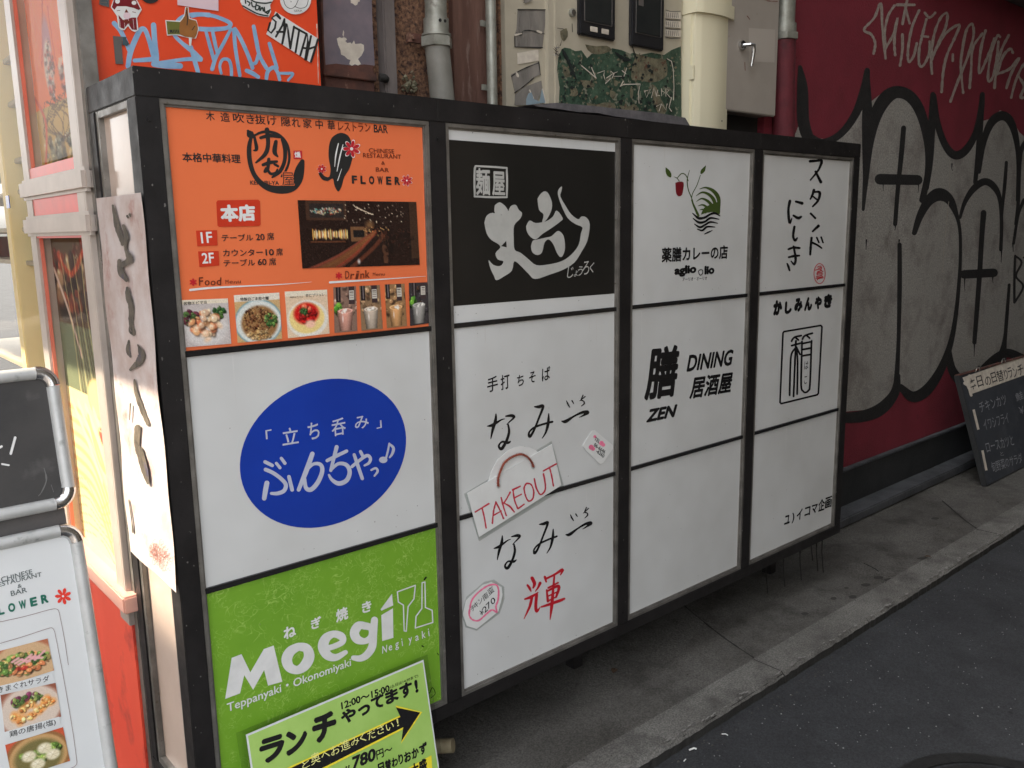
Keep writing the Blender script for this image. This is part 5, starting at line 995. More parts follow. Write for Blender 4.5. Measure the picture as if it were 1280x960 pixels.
# electricity cabinet with two meter windows
EC = empty('meter_cabinet', (1.72, .39, 1.2), 'cream metal cabinet with two dark meter windows and flaking green lower half', 'cabinet')
PE = PL((0, .385, 0), (0, -1, 0)); xa, xb = PE.at(694, 60).x, PE.at(852, 60).x
box('body', xa, xb, .385, .44, 1.0, 3.2, M['cream'], EC, .002)
t13 = (680, 0, 6.4); k = Ink(PE)
k.poly([(115, 460), (140, 395), (165, 380), (210, 388), (250, 410), (300, 402), (320, 430), (345, 465), (380, 430), (440, 425), (480, 430), (520, 400), (545, 385), (620, 400), (690, 430), (720, 420), (760, 440), (860, 420), (960, 440), (1020, 400), (1095, 370), (1100, 980), (110, 960), (125, 700), (105, 560)], t13); k.build('green_paint', M['pgreen'], EC)
PE.k = .0012; k = Ink(PE)
for pts in [[(740, 430), (830, 455), (900, 470), (975, 480), (985, 600), (930, 640), (870, 660), (800, 650), (750, 640), (705, 640), (698, 580), (715, 500)], [(340, 820), (420, 835), (480, 820), (560, 825), (570, 880), (480, 880), (360, 860)], [(210, 710), (260, 705), (270, 760), (225, 770)], [(150, 530), (190, 540), (215, 600), (180, 620), (155, 590)], [(290, 640), (380, 650), (405, 690), (370, 700), (320, 700)], [(860, 670), (900, 700), (940, 800), (980, 880), (940, 930), (880, 840)], [(330, 355), (420, 370), (500, 365), (540, 400), (470, 430), (400, 432), (350, 400)], [(600, 840), (680, 850), (720, 830), (760, 880), (640, 890)], [(130, 250), (180, 225), (190, 290), (160, 330), (135, 300)], [(560, 640), (590, 650), (585, 690), (560, 680)], [(530, 720), (575, 740), (560, 790), (530, 770)], [(690, 700), (715, 720), (705, 790), (690, 770)]]: k.poly(pts, t13, 2)
g = random.Random(44)
for i in range(130):
    x, y = g.uniform(125, 1085), g.uniform(430, 920); r_ = g.uniform(4, 15); k.poly([(x+r_*g.uniform(.4, 1.3)*math.cos(a_), y+r_*g.uniform(.4, 1.3)*math.sin(a_)) for a_ in [j*1.047 for j in range(6)]], t13)
tag(k.build('flaked_patch', M['flake'], EC), kind='stuff')
k = Ink(PE)
for i in range(120):
    x, y = g.uniform(125, 1085), g.uniform(440, 920); r_ = g.uniform(4, 17); k.poly([(x+r_*g.uniform(.3, 1.4)*math.cos(a_), y+r_*g.uniform(.4, 1.4)*math.sin(a_)) for a_ in [j*1.047 for j in range(6)]], t13)
for s in [[(150, 400, 20), (190, 480, 24), (230, 570, 18), (260, 640, 10)], [(570, 420, 10), (640, 470, 30), (700, 480, 10)]]: k.st(s, tr=t13, rag=.4)
tag(k.build('dark_scrape', ink('dark_scrape', hx(32, 40, 38), .7, .4), EC), kind='stuff')
k = Ink(PE)
for s in [[(300, 525), (360, 575), (418, 625)], [(380, 540), (395, 575), (414, 620)], [(430, 585), (485, 565), (478, 600), (488, 635)], [(500, 625), (550, 590), (585, 575)], [(535, 570), (560, 590), (545, 625)], [(560, 610), (620, 610)], [(505, 640), (490, 670), (530, 630)], [(625, 565), (655, 590)], [(662, 545), (640, 610)], [(610, 690), (640, 675), (770, 672), (755, 740), (760, 825)], [(612, 690), (635, 648)], [(805, 730), (850, 715), (820, 780), (805, 730)], [(860, 780), (880, 700), (900, 770)], [(910, 720), (900, 760), (925, 765)], [(940, 710), (940, 770), (965, 740), (940, 725)], [(975, 770), (975, 710), (1000, 720), (980, 745), (1010, 780)], [(985, 470), (1020, 490), (1035, 560), (1040, 700), (1035, 800)], [(900, 850), (940, 830), (920, 890)], [(950, 840), (975, 880), (985, 830)], [(1020, 780), (1000, 860), (1020, 890)]]: k.st(s, .95, tr=t13, sm=False, rag=.4)
k.build('scratched_writing', M['peel'], EC)
def window(pts, name='meter_window'):
    Pm = PL((0, .368, 0), (0, -1, 0)); a_ = [Pm.at(680+x/6.4, y/6.4) for x, y in pts]; x0, x1 = a_[0].x, a_[1].x; z0, z1 = a_[2].z, 3.0
    o = box(name, x0, x1, .368, .386, z0, z1, M['meter'], EC, .004); box('glass', x0+.022, x1-.022, .3665, .372, z0+.045, z1-.05, M['meterglass'], o, .001)
    ringbars(x0+.018, x1-.018, z0+.041, z1-.046, .3655, .369, .0018, 'bead', o, M['tape']); return o, x0, x1, z0
o, x0, x1, z0 = window([(290, 0), (575, 0), (430, 300)])
for a_ in (.36, .68): box('name_tag', x0+(x1-x0)*a_-.016, x0+(x1-x0)*a_+.018, .3655, .3676, z0+.014, z0+.030, M['peel'], o, .001)
o, x0, x1, z0 = window([(706, 0), (966, 0), (830, 385)])
for z in (z0+.13, z0+.19): box('label', x0+.03, x0+.055, .3655, .3662, z, z+.04, M['tape'], o, 0)
c = PE.at(680+218/6.4, 105/6.4); MB().tube([c, c-V((0, .010, 0))], .0125, 20).build('key_lock', M['galv'], EC, smooth=True); MB().tube([c-V((0, .010, 0)), c-V((0, .012, 0))], .009, 14).build('lock_core', M['chrome'], EC, smooth=True)
k = Ink(PE)
for j in range(4):
    y = 20+j*72
    if j: k.poly([(972, y), (1094, y+8), (1094, y+62), (972, y+54)], t13)
k.build('pale_label', M['peel'], EC); k = Ink(PE)
for j in range(4):
    y = 20+j*72; k.st([(975, y+60), (1020, y+72), (1090, y+70)], 1, tr=t13)
    if j:
        for i in range(7): k.st([(980+i*15, y+10), (984+i*15, y+50)], .7, tr=t13)
k.build('label_print', M['tape'], EC)
k = Ink(PE); k.st([(680, 270), (700, 350), (730, 440), (740, 470)], 1.2, tr=t13); k.st([(225, 190), (228, 255)], .8, tr=t13); k.st([(108, 225), (155, 230)], .7, tr=t13); k.build('drip_line', M['soft_black'], EC)
mb = MB(); g = random.Random(3); c = PE.at(697, 66, .01)
for i in range(24):
    p = c+V((g.gauss(0, .008), g.uniform(-.006, .006), g.gauss(0, .010))); q_ = p+V((g.gauss(0, .01), g.gauss(0, .005), g.gauss(0, .01))); mb.add([p, q_, p+V((.004, 0, .003))], [(0, 1, 2)])
tag(mb.build('crumpled_foil', M['chrome']), 'crumpled scrap of foil stuck at left edge of the meter cabinet', 'scrap')
# beige duct
DU = empty('duct_cover', (2.12, .35, 1.2), 'glossy beige slim duct cover with wider collar, standing behind sign', 'duct')
PD = PL((0, .325, 0), (0, -1, 0)); da, db = PL((0, .39, 0), (0, -1, 0)).at(854, 100).x, PD.at(911, 100).x+.022
def dshape(x0, x1, y0, y1, z0, z1, name, m, par, bulge=.25):
    prof = [(x0, y1), (x0, y0+.018), (x0+.006, y0+.012), (x0+.016, y0+.010)]+[(x0+.018+(x1-x0-.034)*i/12, y0+.008-.013*math.sin(math.pi*i/12)) for i in range(13)]+[(x1-.014, y0+.012), (x1-.004, y0+.018), (x1, y0+.028), (x1, y1)]
    n = len(prof); v = [(x, y, z) for z in (z0, z1) for x, y in prof]; f = [(i, (i+1) % n, n+(i+1) % n, n+i) for i in range(n)]+[tuple(range(n))[::-1], tuple(range(n, 2*n))]
    return new(name, v, f, m, par, smooth=True)
dshape(da, db, .325, .40, 1.0, 2.25, 'cover', M['duct'], DU)
zc_ = PD.at(880, 16).z; dshape(da-.01, db+.012, .313, .40, zc_, zc_+.045, 'collar', M['duct'], DU); dshape(da-.004, db+.004, .32, .40, zc_+.045, 3.4, 'upper_cover', M['duct'], DU)
box('mounting_strip', da-.006, da+.004, .355, .40, 1.0, 3.4, M['duct'], DU, .002)
box('clip', da-.008, da+.004, .340, .36, PD.at(856, 96).z, PD.at(856, 77).z, M['duct'], DU, .002)
T('■ ▬', 894.5, 151.5, 903, 152.5, 4, M['soft_black'], PL((0, .324, 0), (0, -1, 0)), DU, .02)
# grey cabinet with lever handle
GC = empty('grey_cabinet', (2.5, .36, 1.9), 'pale grey wall cabinet with lever handle, between duct and red pipe', 'cabinet')
PGc = PL((0, .33, 0), (0, -1, 0)); ga, gb = PGc.at(905, 60).x, PGc.at(972.5, 60).x; gz = PGc.at(970, 146).z
box('body', ga, gb, .345, .42, gz+.004, 3.3, M['greybox'], GC, .003); box('door', ga+.006, gb, .33, .343, gz, 3.3, M['greybox'], GC, .004)
PGk = PL((0, .33, 0), (0, -1, 0)); c = PGk.at(926, 57); MB().tube([c, c-V((0, .012, 0))], .0165, 20).build('handle_boss', M['chrome'], GC, smooth=True)
MB().tube([c-V((0, .012, 0)), c-V((-.012, .034, 0)), c-V((-.030, .036, 0)), c-V((-.034, .034, .02)), c-V((-.028, .030, .075))], [.006, .007, .007, .007, .005], 10).build('lever', M['chrome'], GC, smooth=True)
k = Ink(PGk); k.poly([(936, 35), (969, 37), (968, 78), (936, 77)]); k.build('faded_square', mat('faded_grey', hx(178, 170, 160), rough=.55), GC)
k = Ink(PGk); k.st([(934, 20), (937, 24)], 1, rag=.3); k.st([(931, 78), (931.5, 88)], .7); k.st([(950, -2), (960, 1), (972, 2)], .8, rag=.5); k.build('rust_fleck', M['brown'], GC)
box('recess_shade', da+.1, PW_.at(967, 160).x, .43, .435, 1.2, gz+.05, M['dark'], CB, 0)  # flat near-black sheet in place of a shaded recess below the cabinet
x_ = PW_.at(966, 165).x; pipe('white_wire', [(x_, .40, 1.7), (x_, .40, gz+.02)], .0022, M['paper'], 'thin white wire hanging below the grey cabinet', 6, 'wire')
# red pipe with grey fitting
PR_ = PL((0, .35, 0), (0, -1, 0)); xr = (PR_.at(974, 20).x+PR_.at(991, 20).x)/2; rr = (PR_.at(991, 20).x-PR_.at(974, 20).x)/2*.8
e = empty('red_conduit', (xr, .355, 1.5), 'red painted conduit with grey fitting at the edge of red wall', 'pipe')
MB().tube([(xr, .355, PR_.at(982, 40).z), (xr, .355, 3.8)], rr, 20).build('upper_tube', M['galv'], e, smooth=True)
MB().tube([(xr, .355, PR_.at(982, 42).z), (xr, .355, PR_.at(982, 30).z)], rr*1.18, 20).build('coupling', M['galv'], e, smooth=True)
MB().tube([(xr, .355, PR_.at(982, 50.5).z), (xr, .355, PR_.at(982, 42).z)], rr*1.4, 6).build('hex_nut', M['galv'], e, bevel=.0006)
MB().tube([(xr+.09, .37, 1.2), (xr+.05, .365, 1.75), (xr+.02, .36, 2.0), (xr, .355, PR_.at(982, 50).z)], rr*1.15, 20).build('lower_tube', mat('dark_red_pipe', hx(104, 34, 43), hx(88, 30, 38), scale=12, rough=.75, bump=.3, c3=hx(70, 30, 34), s3=20, lo3=.55, hi3=.75), e, smooth=True)
# torn felt lying on the sign
g = random.Random(6); PTf = PL((0, .10, 0), (0, -1, 0)); top = [(660, 132), (690, 129.5), (735, 133.5), (775, 138), (815, 142), (850, 148)]; bot = [(856, 158), (815, 153.5), (760, 146), (740, 142), (716, 141), (690, 137), (665, 134)]
P3 = [PTf.at(*p) for p in top+bot]; n = len(P3)
v = [V((p.x, p.y-.02, p.z)) for p in P3]+[V((p.x, p.y+.16, p.z+.006)) for p in P3]
f = [tuple(t) for t in tessellate_polygon([[V((p.x, p.z, 0)) for p in P3]])]+[tuple(n+i for i in t) for t in tessellate_polygon([[V((p.x, p.z, 0)) for p in P3]])]+[(i, n+i, n+(i+1) % n, (i+1) % n) for i in range(n)]
tag(new('torn_felt', v, f, M['greysheet']), 'torn grey roofing felt lying along the top of sign box', 'felt sheet')

# ================================================================== RED GRAFFITI WALL
RW = empty('red_wall', (6, .6, .08), 'dark red rough wall with silver and black graffiti right of the sign', 'wall')
x0 = PR_.at(972, 60).x
box('render', x0, 26, YW, .8, .30, 2.74, M['redwall'], RW, 0)
box('plinth', x0, 26, .375, .8, .08, .30, M['plinth'], RW, .004); box('plinth_lip', x0, 26, .368, .398, .300, .312, M['ledge'], RW, .003)
box('ledge', x0, 26, .27, .375, .08, .125, M['ledge'], RW, .006)
box('upper_wall', x0, 26, .398, .8, 2.76, 18, M['opp'], RW, 0)
box('soffit', x0+1.2, 26, .30, .40, 2.74, 3.3, M['shutter'], RW, .003); box('metal_edge', x0+1.2, 26, .292, .302, 2.730, 2.752, M['galv'], RW, .001)
g = random.Random(2)
PR = PL((0, YW, 0), (0, -1, 0)); k = Ink(PR)
k.poly([(985, 190), (1001, 150), (1010, 172), (1040, 174), (1060, 160), (1076, 128), (1090, 126), (1105, 114), (1121, 110), (1138, 118), (1152, 138), (1162, 168), (1169, 158), (1176, 178), (1190, 194), (1205, 190), (1218, 166), (1226, 152), (1236, 149), (1250, 138), (1262, 142), (1274, 165), (1282, 172), (1330, 190), (1360, 240), (1365, 440), (1300, 470), (1262, 440), (1240, 450), (1215, 474), (1200, 470), (1187, 445), (1175, 462), (1156, 486), (1142, 492), (1128, 486), (1120, 478), (1108, 500), (1086, 512), (1040, 516), (985, 500)])
k.build('silver_graffiti', M['silver_paint'], RW)
k = Ink(PR)
for s in [[(1000, 84, 6), (1003, 110, 15), (1004, 150, 17), (1010, 172, 16)], [(1010, 168, 8), (1028, 178, 10), (1050, 168, 10), (1068, 145, 11), (1080, 115, 13), (1084, 88, 8)], [(1084, 100, 8), (1084, 140, 14), (1083, 180, 12), (1082, 215, 8), (1080, 245, 3)],
          [(1079, 262, 4), (1082, 225, 8), (1086, 180, 13), (1094, 146, 17), (1107, 123, 19), (1122, 115, 17), (1139, 122, 16), (1152, 144, 14), (1160, 180, 11), (1160, 215, 9), (1153, 250, 9)], [(1166, 118, 7), (1165, 150, 10), (1163, 200, 8), (1158, 235, 7)],
          [(1167, 120, 8), (1172, 155, 9), (1182, 182, 10), (1194, 194, 12), (1207, 188, 11), (1219, 168, 9), (1226, 140, 9), (1228, 118, 7)], [(1228, 125, 6), (1225, 165, 8), (1222, 200, 7), (1219, 228, 6)],
          [(1224, 215, 5), (1229, 180, 8), (1238, 155, 11), (1250, 145, 13), (1261, 149, 12), (1269, 168, 9), (1273, 200, 6), (1272, 250, 5)], [(1290, 170, 8), (1276, 190, 6), (1273, 250, 5), (1270, 280, 5)],
          [(1129.5, 160, 7), (1127, 190, 7), (1122, 240, 6), (1119, 280, 6)], [(1100, 224, 15), (1147, 225, 14)], [(1124.5, 306, 6), (1124.5, 360, 6.5), (1123, 430, 5.5), (1120, 485, 8)],
          [(1143, 291, 7), (1150, 270, 10), (1161, 251, 14), (1174, 243, 18), (1187, 250, 13), (1196, 270, 6), (1200, 290, 4.5), (1200.5, 320, 4.5), (1199, 350, 5), (1195, 392, 6), (1188, 430, 8), (1175, 464, 12), (1158, 488, 15), (1141, 496, 15), (1126, 484, 9)],
          [(1045, 522, 14), (1075, 521, 16), (1100, 512, 17), (1118, 492, 13), (1122, 470, 8)], [(1200, 272, 4), (1206, 253, 6), (1217, 236, 9), (1231, 227, 10), (1243, 234, 9), (1250, 250, 6), (1252, 280, 5), (1251, 312, 5)],
          [(1258, 203, 4.5), (1256, 230, 5), (1253, 260, 4), (1252, 280, 3)], [(1280, 250, 5), (1273, 268, 4), (1267, 304, 4)], [(1229.5, 266, 8), (1227, 300, 7), (1224, 350, 7), (1218, 428, 6)], [(1205, 343, 12), (1242, 341, 12)],
          [(1261.5, 356, 4), (1259, 390, 5), (1256, 425, 6), (1252, 448, 14)], [(1187, 440, 6), (1190, 462, 12), (1203, 480, 14)], [(1214, 478, 10), (1235, 455, 10), (1251, 444, 12), (1264, 442, 12), (1290, 455, 12)],
          [(1269, 320, 3.5), (1268, 350, 3.5), (1268, 378, 3.5)], [(1269, 320, 3), (1277, 328, 3), (1270, 345, 3), (1279, 358, 3), (1269, 377, 3)], [(1280, 322, 3), (1296, 318, 3)], [(1288, 322, 3), (1286, 376, 3)],
          [(1300, 240, 5), (1320, 220, 9), (1335, 250, 7), (1338, 330, 6)]]: k.st([(p[0], p[1], p[2]*.9) for p in s])
k.build('black_graffiti', M['black_paint'], RW)
k = Ink(PR)
for s in [[(1092, 67), (1094, 54), (1089, 43), (1080, 37), (1093, 22), (1101, 4), (1103, 34), (1107, 73)], [(1106, 62), (1117, 42), (1122, 22), (1118, 50), (1119, 69)], [(1107, 58), (1106, 40), (1110, 20), (1118, 7)], [(1121, 6), (1143, 6)], [(1134, 0), (1128, 30)], [(1131, 6), (1137, 29)], [(1128, 43), (1128, 62), (1125, 82)], [(1149, 13), (1140, 34), (1135, 62), (1136, 77), (1142, 70), (1146, 54)], [(1156, 16), (1162, 22), (1169, 16)], [(1158, 24), (1153, 44), (1149, 62), (1149, 80), (1154, 82), (1161, 68), (1162, 52)], [(1152, 45), (1160, 46)],
          [(1165, 92), (1164, 70), (1168, 42), (1176, 22), (1184, 17), (1182, 34), (1172, 56), (1164, 76)], [(1168, 66), (1182, 42), (1199, 31), (1194, 46), (1184, 68), (1179, 90), (1177, 115)], [(1191, 68), (1191, 76)], [(1188, 127), (1198, 100), (1210, 70), (1217, 44), (1215, 30), (1208, 38), (1203, 62), (1201, 84), (1204, 116)], [(1212, 110), (1214, 86), (1216, 60), (1228, 42)], [(1232, 38), (1226, 62), (1224, 92), (1234, 72), (1243, 48)], [(1250, 46), (1246, 46), (1238, 70), (1235, 100), (1241, 96), (1246, 72), (1248, 52)], [(1243, 110), (1246, 84), (1252, 62), (1261, 44)], [(1266, 66), (1263, 61), (1254, 70), (1246, 93)], [(1248, 92), (1262, 86), (1274, 72), (1264, 92), (1258, 110)], [(1264, 122), (1270, 100), (1280, 80), (1292, 74)], [(1273, 95), (1280, 108), (1276, 122), (1290, 118)]]: k.st(s, 3.2, rag=.25)
k.build('champagne_tag', M['champagne'], RW)
k = Ink(PR); g = random.Random(31)
for (x, y) in [(1003, 150), (1083, 300), (1119, 281), (1148, 228), (1104, 228), (1252, 312), (1218, 430), (1241, 346), (1124, 300), (1266, 304), (1190, 205), (1206, 348)]:
    L_ = g.uniform(4, 16); k.st([(x, y, 2.0), (x+g.uniform(-.4, .4), y+L_*.6, .9), (x+g.uniform(-.6, .6), y+L_, .7)])
k.build('paint_drip', M['black_paint'], RW)
k = Ink(PR); k.st([(1187, 200), (1186.5, 236)], .5, rag=.6); k.st([(1186, 252), (1181, 300), (1178, 340)], .5, rag=.6); k.build('wall_crack', M['peel'], RW)

# ================================================================== CHALKBOARD LEANING AT THE WALL
# board plane leans back against the wall
bl = V((4.42, .075, .085)); br_b = V((5.55, .075, .085)); ztop = .68
CBn = V((0, -1, .32)).normalized(); PCB = PL((0, .075, .085), (0, -1, .32))
cbd = empty('chalkboard', (4.9, .075, .085), 'leaning black menu chalkboard with white header strip, standing on pavement', 'chalkboard')
A = PCB.at(1199, 470); B2 = PCB.at(1233, 607); C2 = PCB.at(1300, 437); D2 = PCB.at(1310, 575)
xl = (A.x+B2.x)/2; zt = A.z; zb_ = .085
def lean(x, z, o=0): return V((x, .075+.32*(z-.085), z))+CBn*o
def lbox(name, x0, x1, z0, z1, o0, o1, m, par, shx=0): return MB().hexa([lean(x0+shx, z0, o1), lean(x1+shx, z0, o1), lean(x1, z1, o1), lean(x0, z1, o1)], [lean(x0+shx, z0, o0), lean(x1+shx, z0, o0), lean(x1, z1, o0), lean(x0, z1, o0)]).build(name, m, par)
xr_ = xl+1.0
lbox('board', xl, xr_, zb_, zt, -.02, 0, M['slate'], cbd)
lbox('frame', xl-.012, xl, zb_-.004, zt+.004, -.022, .004, M['plinth'], cbd); lbox('frame', xl, xr_, zb_-.006, zb_, -.022, .004, M['plinth'], cbd); lbox('frame', xl, xr_, zt, zt+.01, -.022, .004, M['rust'], cbd)
k = Ink(PCB); k.poly([(1203, 472), (1300, 438), (1300, 462), (1213, 493)]); k.build('header_strip', M['peel'], cbd)
for c, q in zip('本日の日替りランチ', [(1213, 488, 1221, 485.5, 15), (1223, 484.5, 1230, 482, 14), (1233, 483, 1240, 480, 11), (1241, 479.5, 1247, 477, 13), (1248, 478, 1256, 475, 14), (1257, 474.5, 1261, 473, 12), (1262, 473, 1267, 471, 13), (1268, 472, 1273, 470, 12), (1274, 470, 1281, 467, 13)]): T(c, *q, M['soft_black'], PCB, cbd, .01)
for c, q in [('チキンカツ', (1226, 516, 1259, 505, 13)), ('イワシフライ', (1231, 538, 1262, 528, 13)), ('ロースカツと', (1234, 566, 1268, 556, 13)), ('と', (1251, 570, 1255, 569, 5)), ('旬野菜のサラダ', (1241, 591, 1279, 578, 13)), ('鮭', (1271, 502, 1280, 498, 10)), ('￥', (1275, 518, 1281, 516, 9))]: T(c, *q, M['chalk'], PCB, cbd, .0)
k = Ink(PCB)
for s in [[(1217, 512), (1223, 537)], [(1228, 563), (1233, 588)]]: k.st(s, 3.0, sm=False, cap=False)
k.build('white_tape', M['peel'], cbd)
k = Ink(PCB)
for s in [[(1210, 482, 3), (1206, 479, 4)], [(1211, 484, 3), (1214, 494, 3.5)], [(1211, 480, 3), (1212, 470, 4)], [(1212, 483, 3), (1216, 480, 4)]]: k.st(s)
k.build('ribbon', M['peel'], cbd)
for px_x in (1222, 1254):
    c = PCB.at(px_x, 466 if px_x < 1240 else 456, .0); pts = [c+V((.028*math.cos(a_), 0, .028*math.sin(a_)+.01)) for a_ in [i*math.pi/8 for i in range(9)]]; MB().tube(pts, .004, 6).build('hook', M['chrome'], cbd, smooth=True)

# ================================================================== A-FRAME MENU STAND
KA = .17; AY = 0.0
def ap(x, z, o=0): return V((x, AY+KA*(z-.98), z))+AN*o
AN = V((0, -1, KA)).normalized(); PA_ = PL((0, AY, .98), (0, -1, KA))
ast = empty('menu_stand', (-.6, -.15, 0), 'aluminium menu stand with black chalk panel above white food poster', 'sign stand')
def frame(px_tr, px_br, zlo, m_inner, nm, W=.62):
    tr_ = PA_.at(*px_tr); xr = tr_.x; zt = tr_.z; r_ = .0112
    xl_ = xr-W
    def bar(p, q): MB().tube([p, q], r_, 16).build('frame_tube', M['snap'], ast, smooth=True)
    bar(ap(xl_+.03, zt-r_), ap(xr-.036, zt-r_)); bar(ap(xr-r_, zt-.036), ap(xr-r_, zlo+.036)); bar(ap(xl_+.03, zlo+r_), ap(xr-.036, zlo+r_)); bar(ap(xl_+r_, zt-.036), ap(xl_+r_, zlo+.036))
    for (cx, cz, a0) in ((xr-.036, zt-.036, 0), (xr-.036, zlo+.036, -math.pi/2)):
        pts = [ap(cx+(.036-r_)*math.cos(a0+t*math.pi/2), cz+(.036-r_)*math.sin(a0+t*math.pi/2)) for t in [i/6 for i in range(7)]]
        MB().tube(pts, r_*1.12, 14).build('corner_cap', M['chrome'], ast, smooth=True)
    MB().hexa([ap(xl_+.02, zlo+.02, .001), ap(xr-.02, zlo+.02, .001), ap(xr-.02, zt-.02, .001), ap(xl_+.02, zt-.02, .001)], [ap(xl_+.02, zlo+.02, -.006), ap(xr-.02, zlo+.02, -.006), ap(xr-.02, zt-.02, -.006), ap(xl_+.02, zt-.02, -.006)]).build(nm, m_inner, ast)
    return xl_, xr, zt
zl = PA_.at(80, 626).z
_, xr1, ztop1 = frame((70.5, 456), (90, 634), PA_.at(88, 634).z, M['bslate'], 'chalk_panel')
frame((100, 650), (145, 960), .12, M['poster'], 'poster')
xr2 = PA_.at(100, 650).x
MB().hexa([ap(xr1-.6, .2, -.012), ap(xr1-.02, .2, -.012), ap(xr1-.02, ztop1-.03, -.012), ap(xr1-.6, ztop1-.03, -.012)], [ap(xr1-.6, .2, -.016), ap(xr1-.02, .2, -.016), ap(xr1-.02, ztop1-.03, -.016), ap(xr1-.6, ztop1-.03, -.016)]).build('back_plate', M['shutter'], ast)
MB().tube([ap(xr1-.05, ztop1-.04, -.02), (xr1-.05, .28, 0)], .012, 10).build('rear_leg', M['snap'], ast, smooth=True); MB().tube([ap(xr1-.55, ztop1-.04, -.02), (xr1-.55, .28, 0)], .012, 10).build('rear_leg', M['snap'], ast, smooth=True)
for dx in (.05, .55): MB().tube([ap(xr1-dx, .15, -.006), ap(xr1-dx, .01, -.006)], .012, 10).build('front_foot', M['snap'], ast, smooth=True)
PA_.k = .0018; k = Ink(PA_)
k.st([(19, 547), (13.5, 567)], 3.2, sm=False); k.st([(2.5, 580), (11, 581.5)], 2.2, sm=False); k.st([(-3, 561), (2, 558)], 3); k.build('chalk_marks', M['chalkw'], ast)
k = Ink(PA_); k.st([(55, 585, .8), (58, 600, 2), (52, 615, 1), (48, 620, .6)], rag=.3); k.st([(64, 606), (67, 615)], .6); k.build('chalk_smear', mat('dusty_chalk', (.16, .16, .155), rough=.9), ast)
# poster print
ta = (0, 680, 3.43)
TL_ = M['teal']; GY = ink('grey_green_ink', hx(95, 105, 105), .35)
ct('CHINESE', ta, 6, 164, 140, 128, 21, GY, PA_, ast, .01); ct('RESTAURANT', ta, -28, 190, 180, 138, 19, GY, PA_, ast, .01); ct('&', ta, 76, 190, 94, 186, 16, GY, PA_, ast, .01); ct('BAR', ta, 48, 224, 117, 206, 22, GY, PA_, ast, .01)
for i, c in enumerate('FLOWER'): ct(c, ta, -56+i*47, 320-i*12.4, -26+i*47, 312-i*12.4, 38, TL_, PA_, ast, .05)
k = Ink(PA_); k.flower(271/3.43, 680+224/3.43, 10.5, 7); k.build('flower_emblem', M['coral'], ast); k = Ink(PA_); k.disc(270/3.43, 680+224/3.43, 1.4); k.build('flower_centre', M['poster'], ast)
k = Ink(PA_)
for s in [[(-20, 338), (100, 312), (215, 281), (245, 280), (254, 295)], [(254, 295), (275, 400), (293, 518)], [(-20, 432), (90, 400), (200, 364), (225, 361), (235, 378)], [(235, 378), (270, 560), (310, 790), (330, 935)], [(330, 935), (318, 955), (250, 985)]]: k.st(s, .55, tr=ta)
k.build('ruled_border', mat('rule_brown', hx(120, 80, 80), rough=.5), ast)
a = canvas(100, 72, (180, 110, 80)); blob(a, .5, .6, .62, .52, (205, 170, 130), .1); scatter(a, 260, .48, .52, .46, [(96, 130, 60), (60, 90, 44), (210, 190, 110), (220, 150, 100), (130, 160, 80)], (.03, .08), .28, 31)
for j in range(9): pline(a, [(.30+j*.05, .40+(j % 3)*.06), (.42+j*.06, .34+(j % 4)*.06)], .03, (226, 168, 170), .95)
scatter(a, 10, .6, .7, .3, [(236, 140, 90), (200, 60, 50)], (.05, .08), .1, 32); 
def apict(name, a, q): picture(name, grain(a, .02), [(ta[0]+x/ta[2], ta[1]+y/ta[2]) for x, y in q], PA_, ast)
apict('salad_photo', a, [(-30, 466), (204, 405), (232, 542), (-5, 618)])
a = canvas(100, 72, (150, 90, 70)); blob(a, .5, .55, .6, .5, (214, 196, 180), .15); scatter(a, 60, .45, .25, .3, [(120, 50, 80), (90, 120, 60), (150, 170, 90)], (.03, .07), .12, 33)
for (x, y) in [(.2, .62), (.36, .5), (.5, .42), (.62, .62), (.78, .40), (.48, .72), (.72, .55), (.3, .75), (.86, .5)]: blob(a, x, y, .14, .11, (236, 160, 84), .6, .95, x*7); scatter(a, 8, x, y, .09, [(250, 196, 120), (210, 120, 60), (255, 214, 150)], (.02, .05), .06, int(x*100))
apict('fried_chicken_photo', a, [(2, 648), (238, 595), (262, 740), (22, 822)])
a = canvas(100, 72, (200, 90, 60)); blob(a, .5, .6, .58, .52, (150, 104, 64), .06); blob(a, .5, .6, .52, .46, (196, 156, 104), .08); blob(a, .5, .62, .46, .40, (120, 110, 66), .2); scatter(a, 30, .55, .5, .34, [(130, 160, 70), (90, 120, 50), (190, 200, 120)], (.04, .08), .2, 34)
for (x, y) in [(.34, .52), (.62, .42), (.46, .80), (.74, .66)]:
    blob(a, x, y, .15, .13, (226, 216, 184), .35); blob(a, x-.02, y-.03, .08, .06, (248, 242, 220), .8, .9)
    for j in range(6): pline(a, [(x, y), (x+.12*math.cos(j*1.05), y+.12*math.sin(j*1.05))], .008, (196, 180, 140), .6)
apict('dumpling_photo', a, [(22, 862), (270, 785), (300, 930), (52, 1010)])
for s, q in [('きまぐれサラダ', (-10, 640, 212, 588, 26)), ('鶏の唐揚(塩)', (42, 834, 240, 778, 30))]: 
    k = Ink(PA_); x0_, y0_, x1_a, y1_a, h_ = q; k.poly([(x0_-20, y0_+4), (x1_a+20, y1_a-6), (x1_a+14, y1_a-h_-8), (x0_-22, y0_-h_+2)], ta); k.build('caption_strip', M['poster'], ast); ct(s, ta, *q, M['soft_black'], PA_, ast, .012)

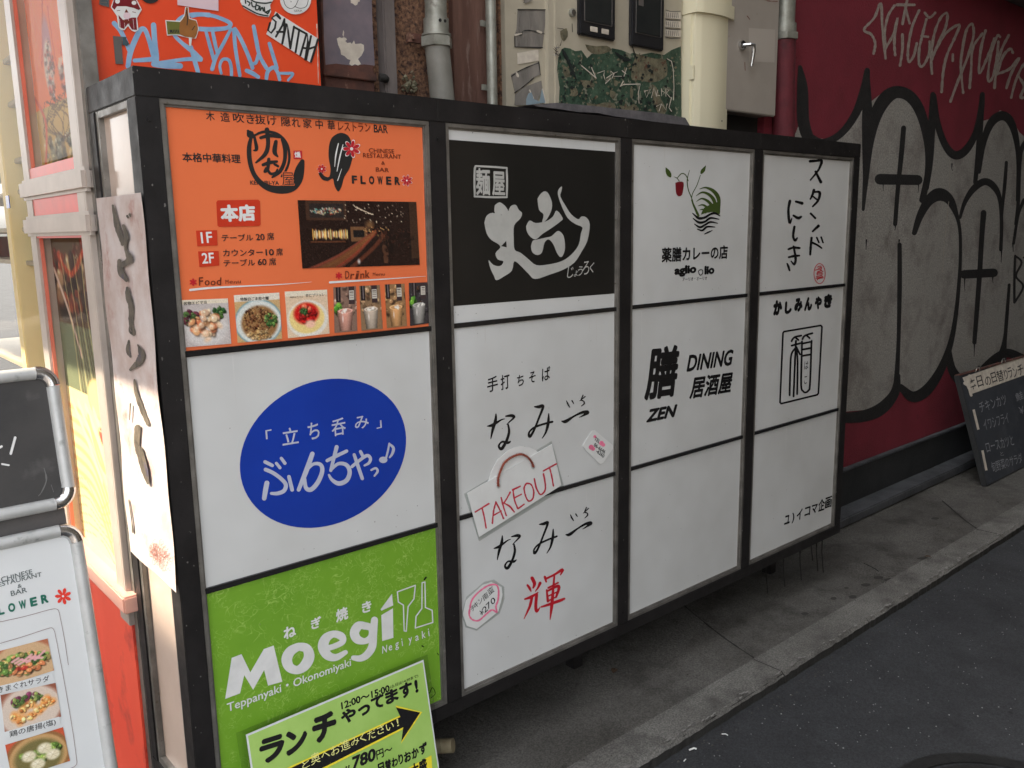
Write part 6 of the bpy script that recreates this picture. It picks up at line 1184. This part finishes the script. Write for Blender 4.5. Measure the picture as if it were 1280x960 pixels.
# ================================================================== SMALL THINGS BY THE GROUND
e = empty('pipe_stub', (.74, .1, .12), 'cream open pipe end sticking out under the sign near the flyer', 'pipe')
c = PL((0, .02, 0), (0, -1, 0)).at(573, 932); MB().tube([V((c.x-.16, .22, .12)), V((c.x-.01, .03, c.z)), ], .019, 20).build('tube', mat('cream_pipe', hx(150, 140, 112), hx(120, 108, 84), scale=20, rough=.5), e, smooth=True)
ring_pts = [(1026, 682, 1033, 716), (1011, 699, 1012, 718), (993, 712, 997, 733), (975, 722, 981, 748), (956, 735, 963, 777), (1041, 680, 1035, 690)]
for i, (xa_, ya_, xb_, yb_) in enumerate(ring_pts):
    p0 = PL((0, .10, 0), (0, -1, 0)).at(xa_, ya_); x = min(p0.x, 2.60); y = .06+.01*i
    zt_ = .27; zb2 = max(.085, PL((0, y, 0), (0, -1, 0)).at(xb_, yb_).z)
    o = MB().tube([(x, y, zt_), (x+.003, y, (zt_+zb2)/2), (x+.012, y-.006, zb2)], .0022, 6).build('hanging_wire', M['dark'])
    tag(o, 'thin black wire end hanging from underside of the sign', 'wire', 'wire ends hanging under the sign')
box('shade_wall_base', .0, 2.75, .36, .45, .06, .5, M['dark'], CB, 0)  # wall base coloured near-black for the darkness under the sign
k = Ink(PVM); PVM.k += .0004
# ================================================================== BUILDINGS ACROSS THE LANE (behind the photographer)
OB = empty('opposite_building', (8, -6, 0), 'grey rendered building on the other side of the lane, behind the photographer', 'building')
box('wall', .2, 27, -8.5, -2.15, 0, 18, M['opp'], OB, 0)
for i in range(7):
    for z in (1.0, 4.2, 7.2):
        f = box('window', 2.2+i*3.2, 3.9+i*3.2, -2.15, -2.11, z, z+1.5, M['winframe'], OB, .01); box('pane', 2.28+i*3.2, 3.82+i*3.2, -2.12, -2.10, z+.08, z+1.42, M['meterglass'], f, 0)
EB = empty('lane_end_building', (27, 0, 0), 'brown building closing the far end of the lane', 'building'); box('wall', 26.5, 34, -8, 2, 0, 12, M['wallgrey'], EB, 0)
SBd = empty('street_building', (-7.5, 6, 0), 'unseen cream building across the street, sized to limit the sun on the facade', 'building')
box('wall', -10, -5, -2.4, 16, 0, 6.5, mat('cream_render', (.55, .50, .42), (.5, .45, .38), scale=2, rough=.8), SBd, 0)  # unseen; place and height chosen so sun reaches only a facade band
for i in range(8):
    for z in (1, 4): f = box('window', -5, -4.96, -2+i*2.2, -.8+i*2.2, z, z+1.6, M['winframe'], SBd, .01); box('pane', -4.97, -4.95, -1.9+i*2.2, -.9+i*2.2, z+.1, z+1.5, M['meterglass'], f, 0)
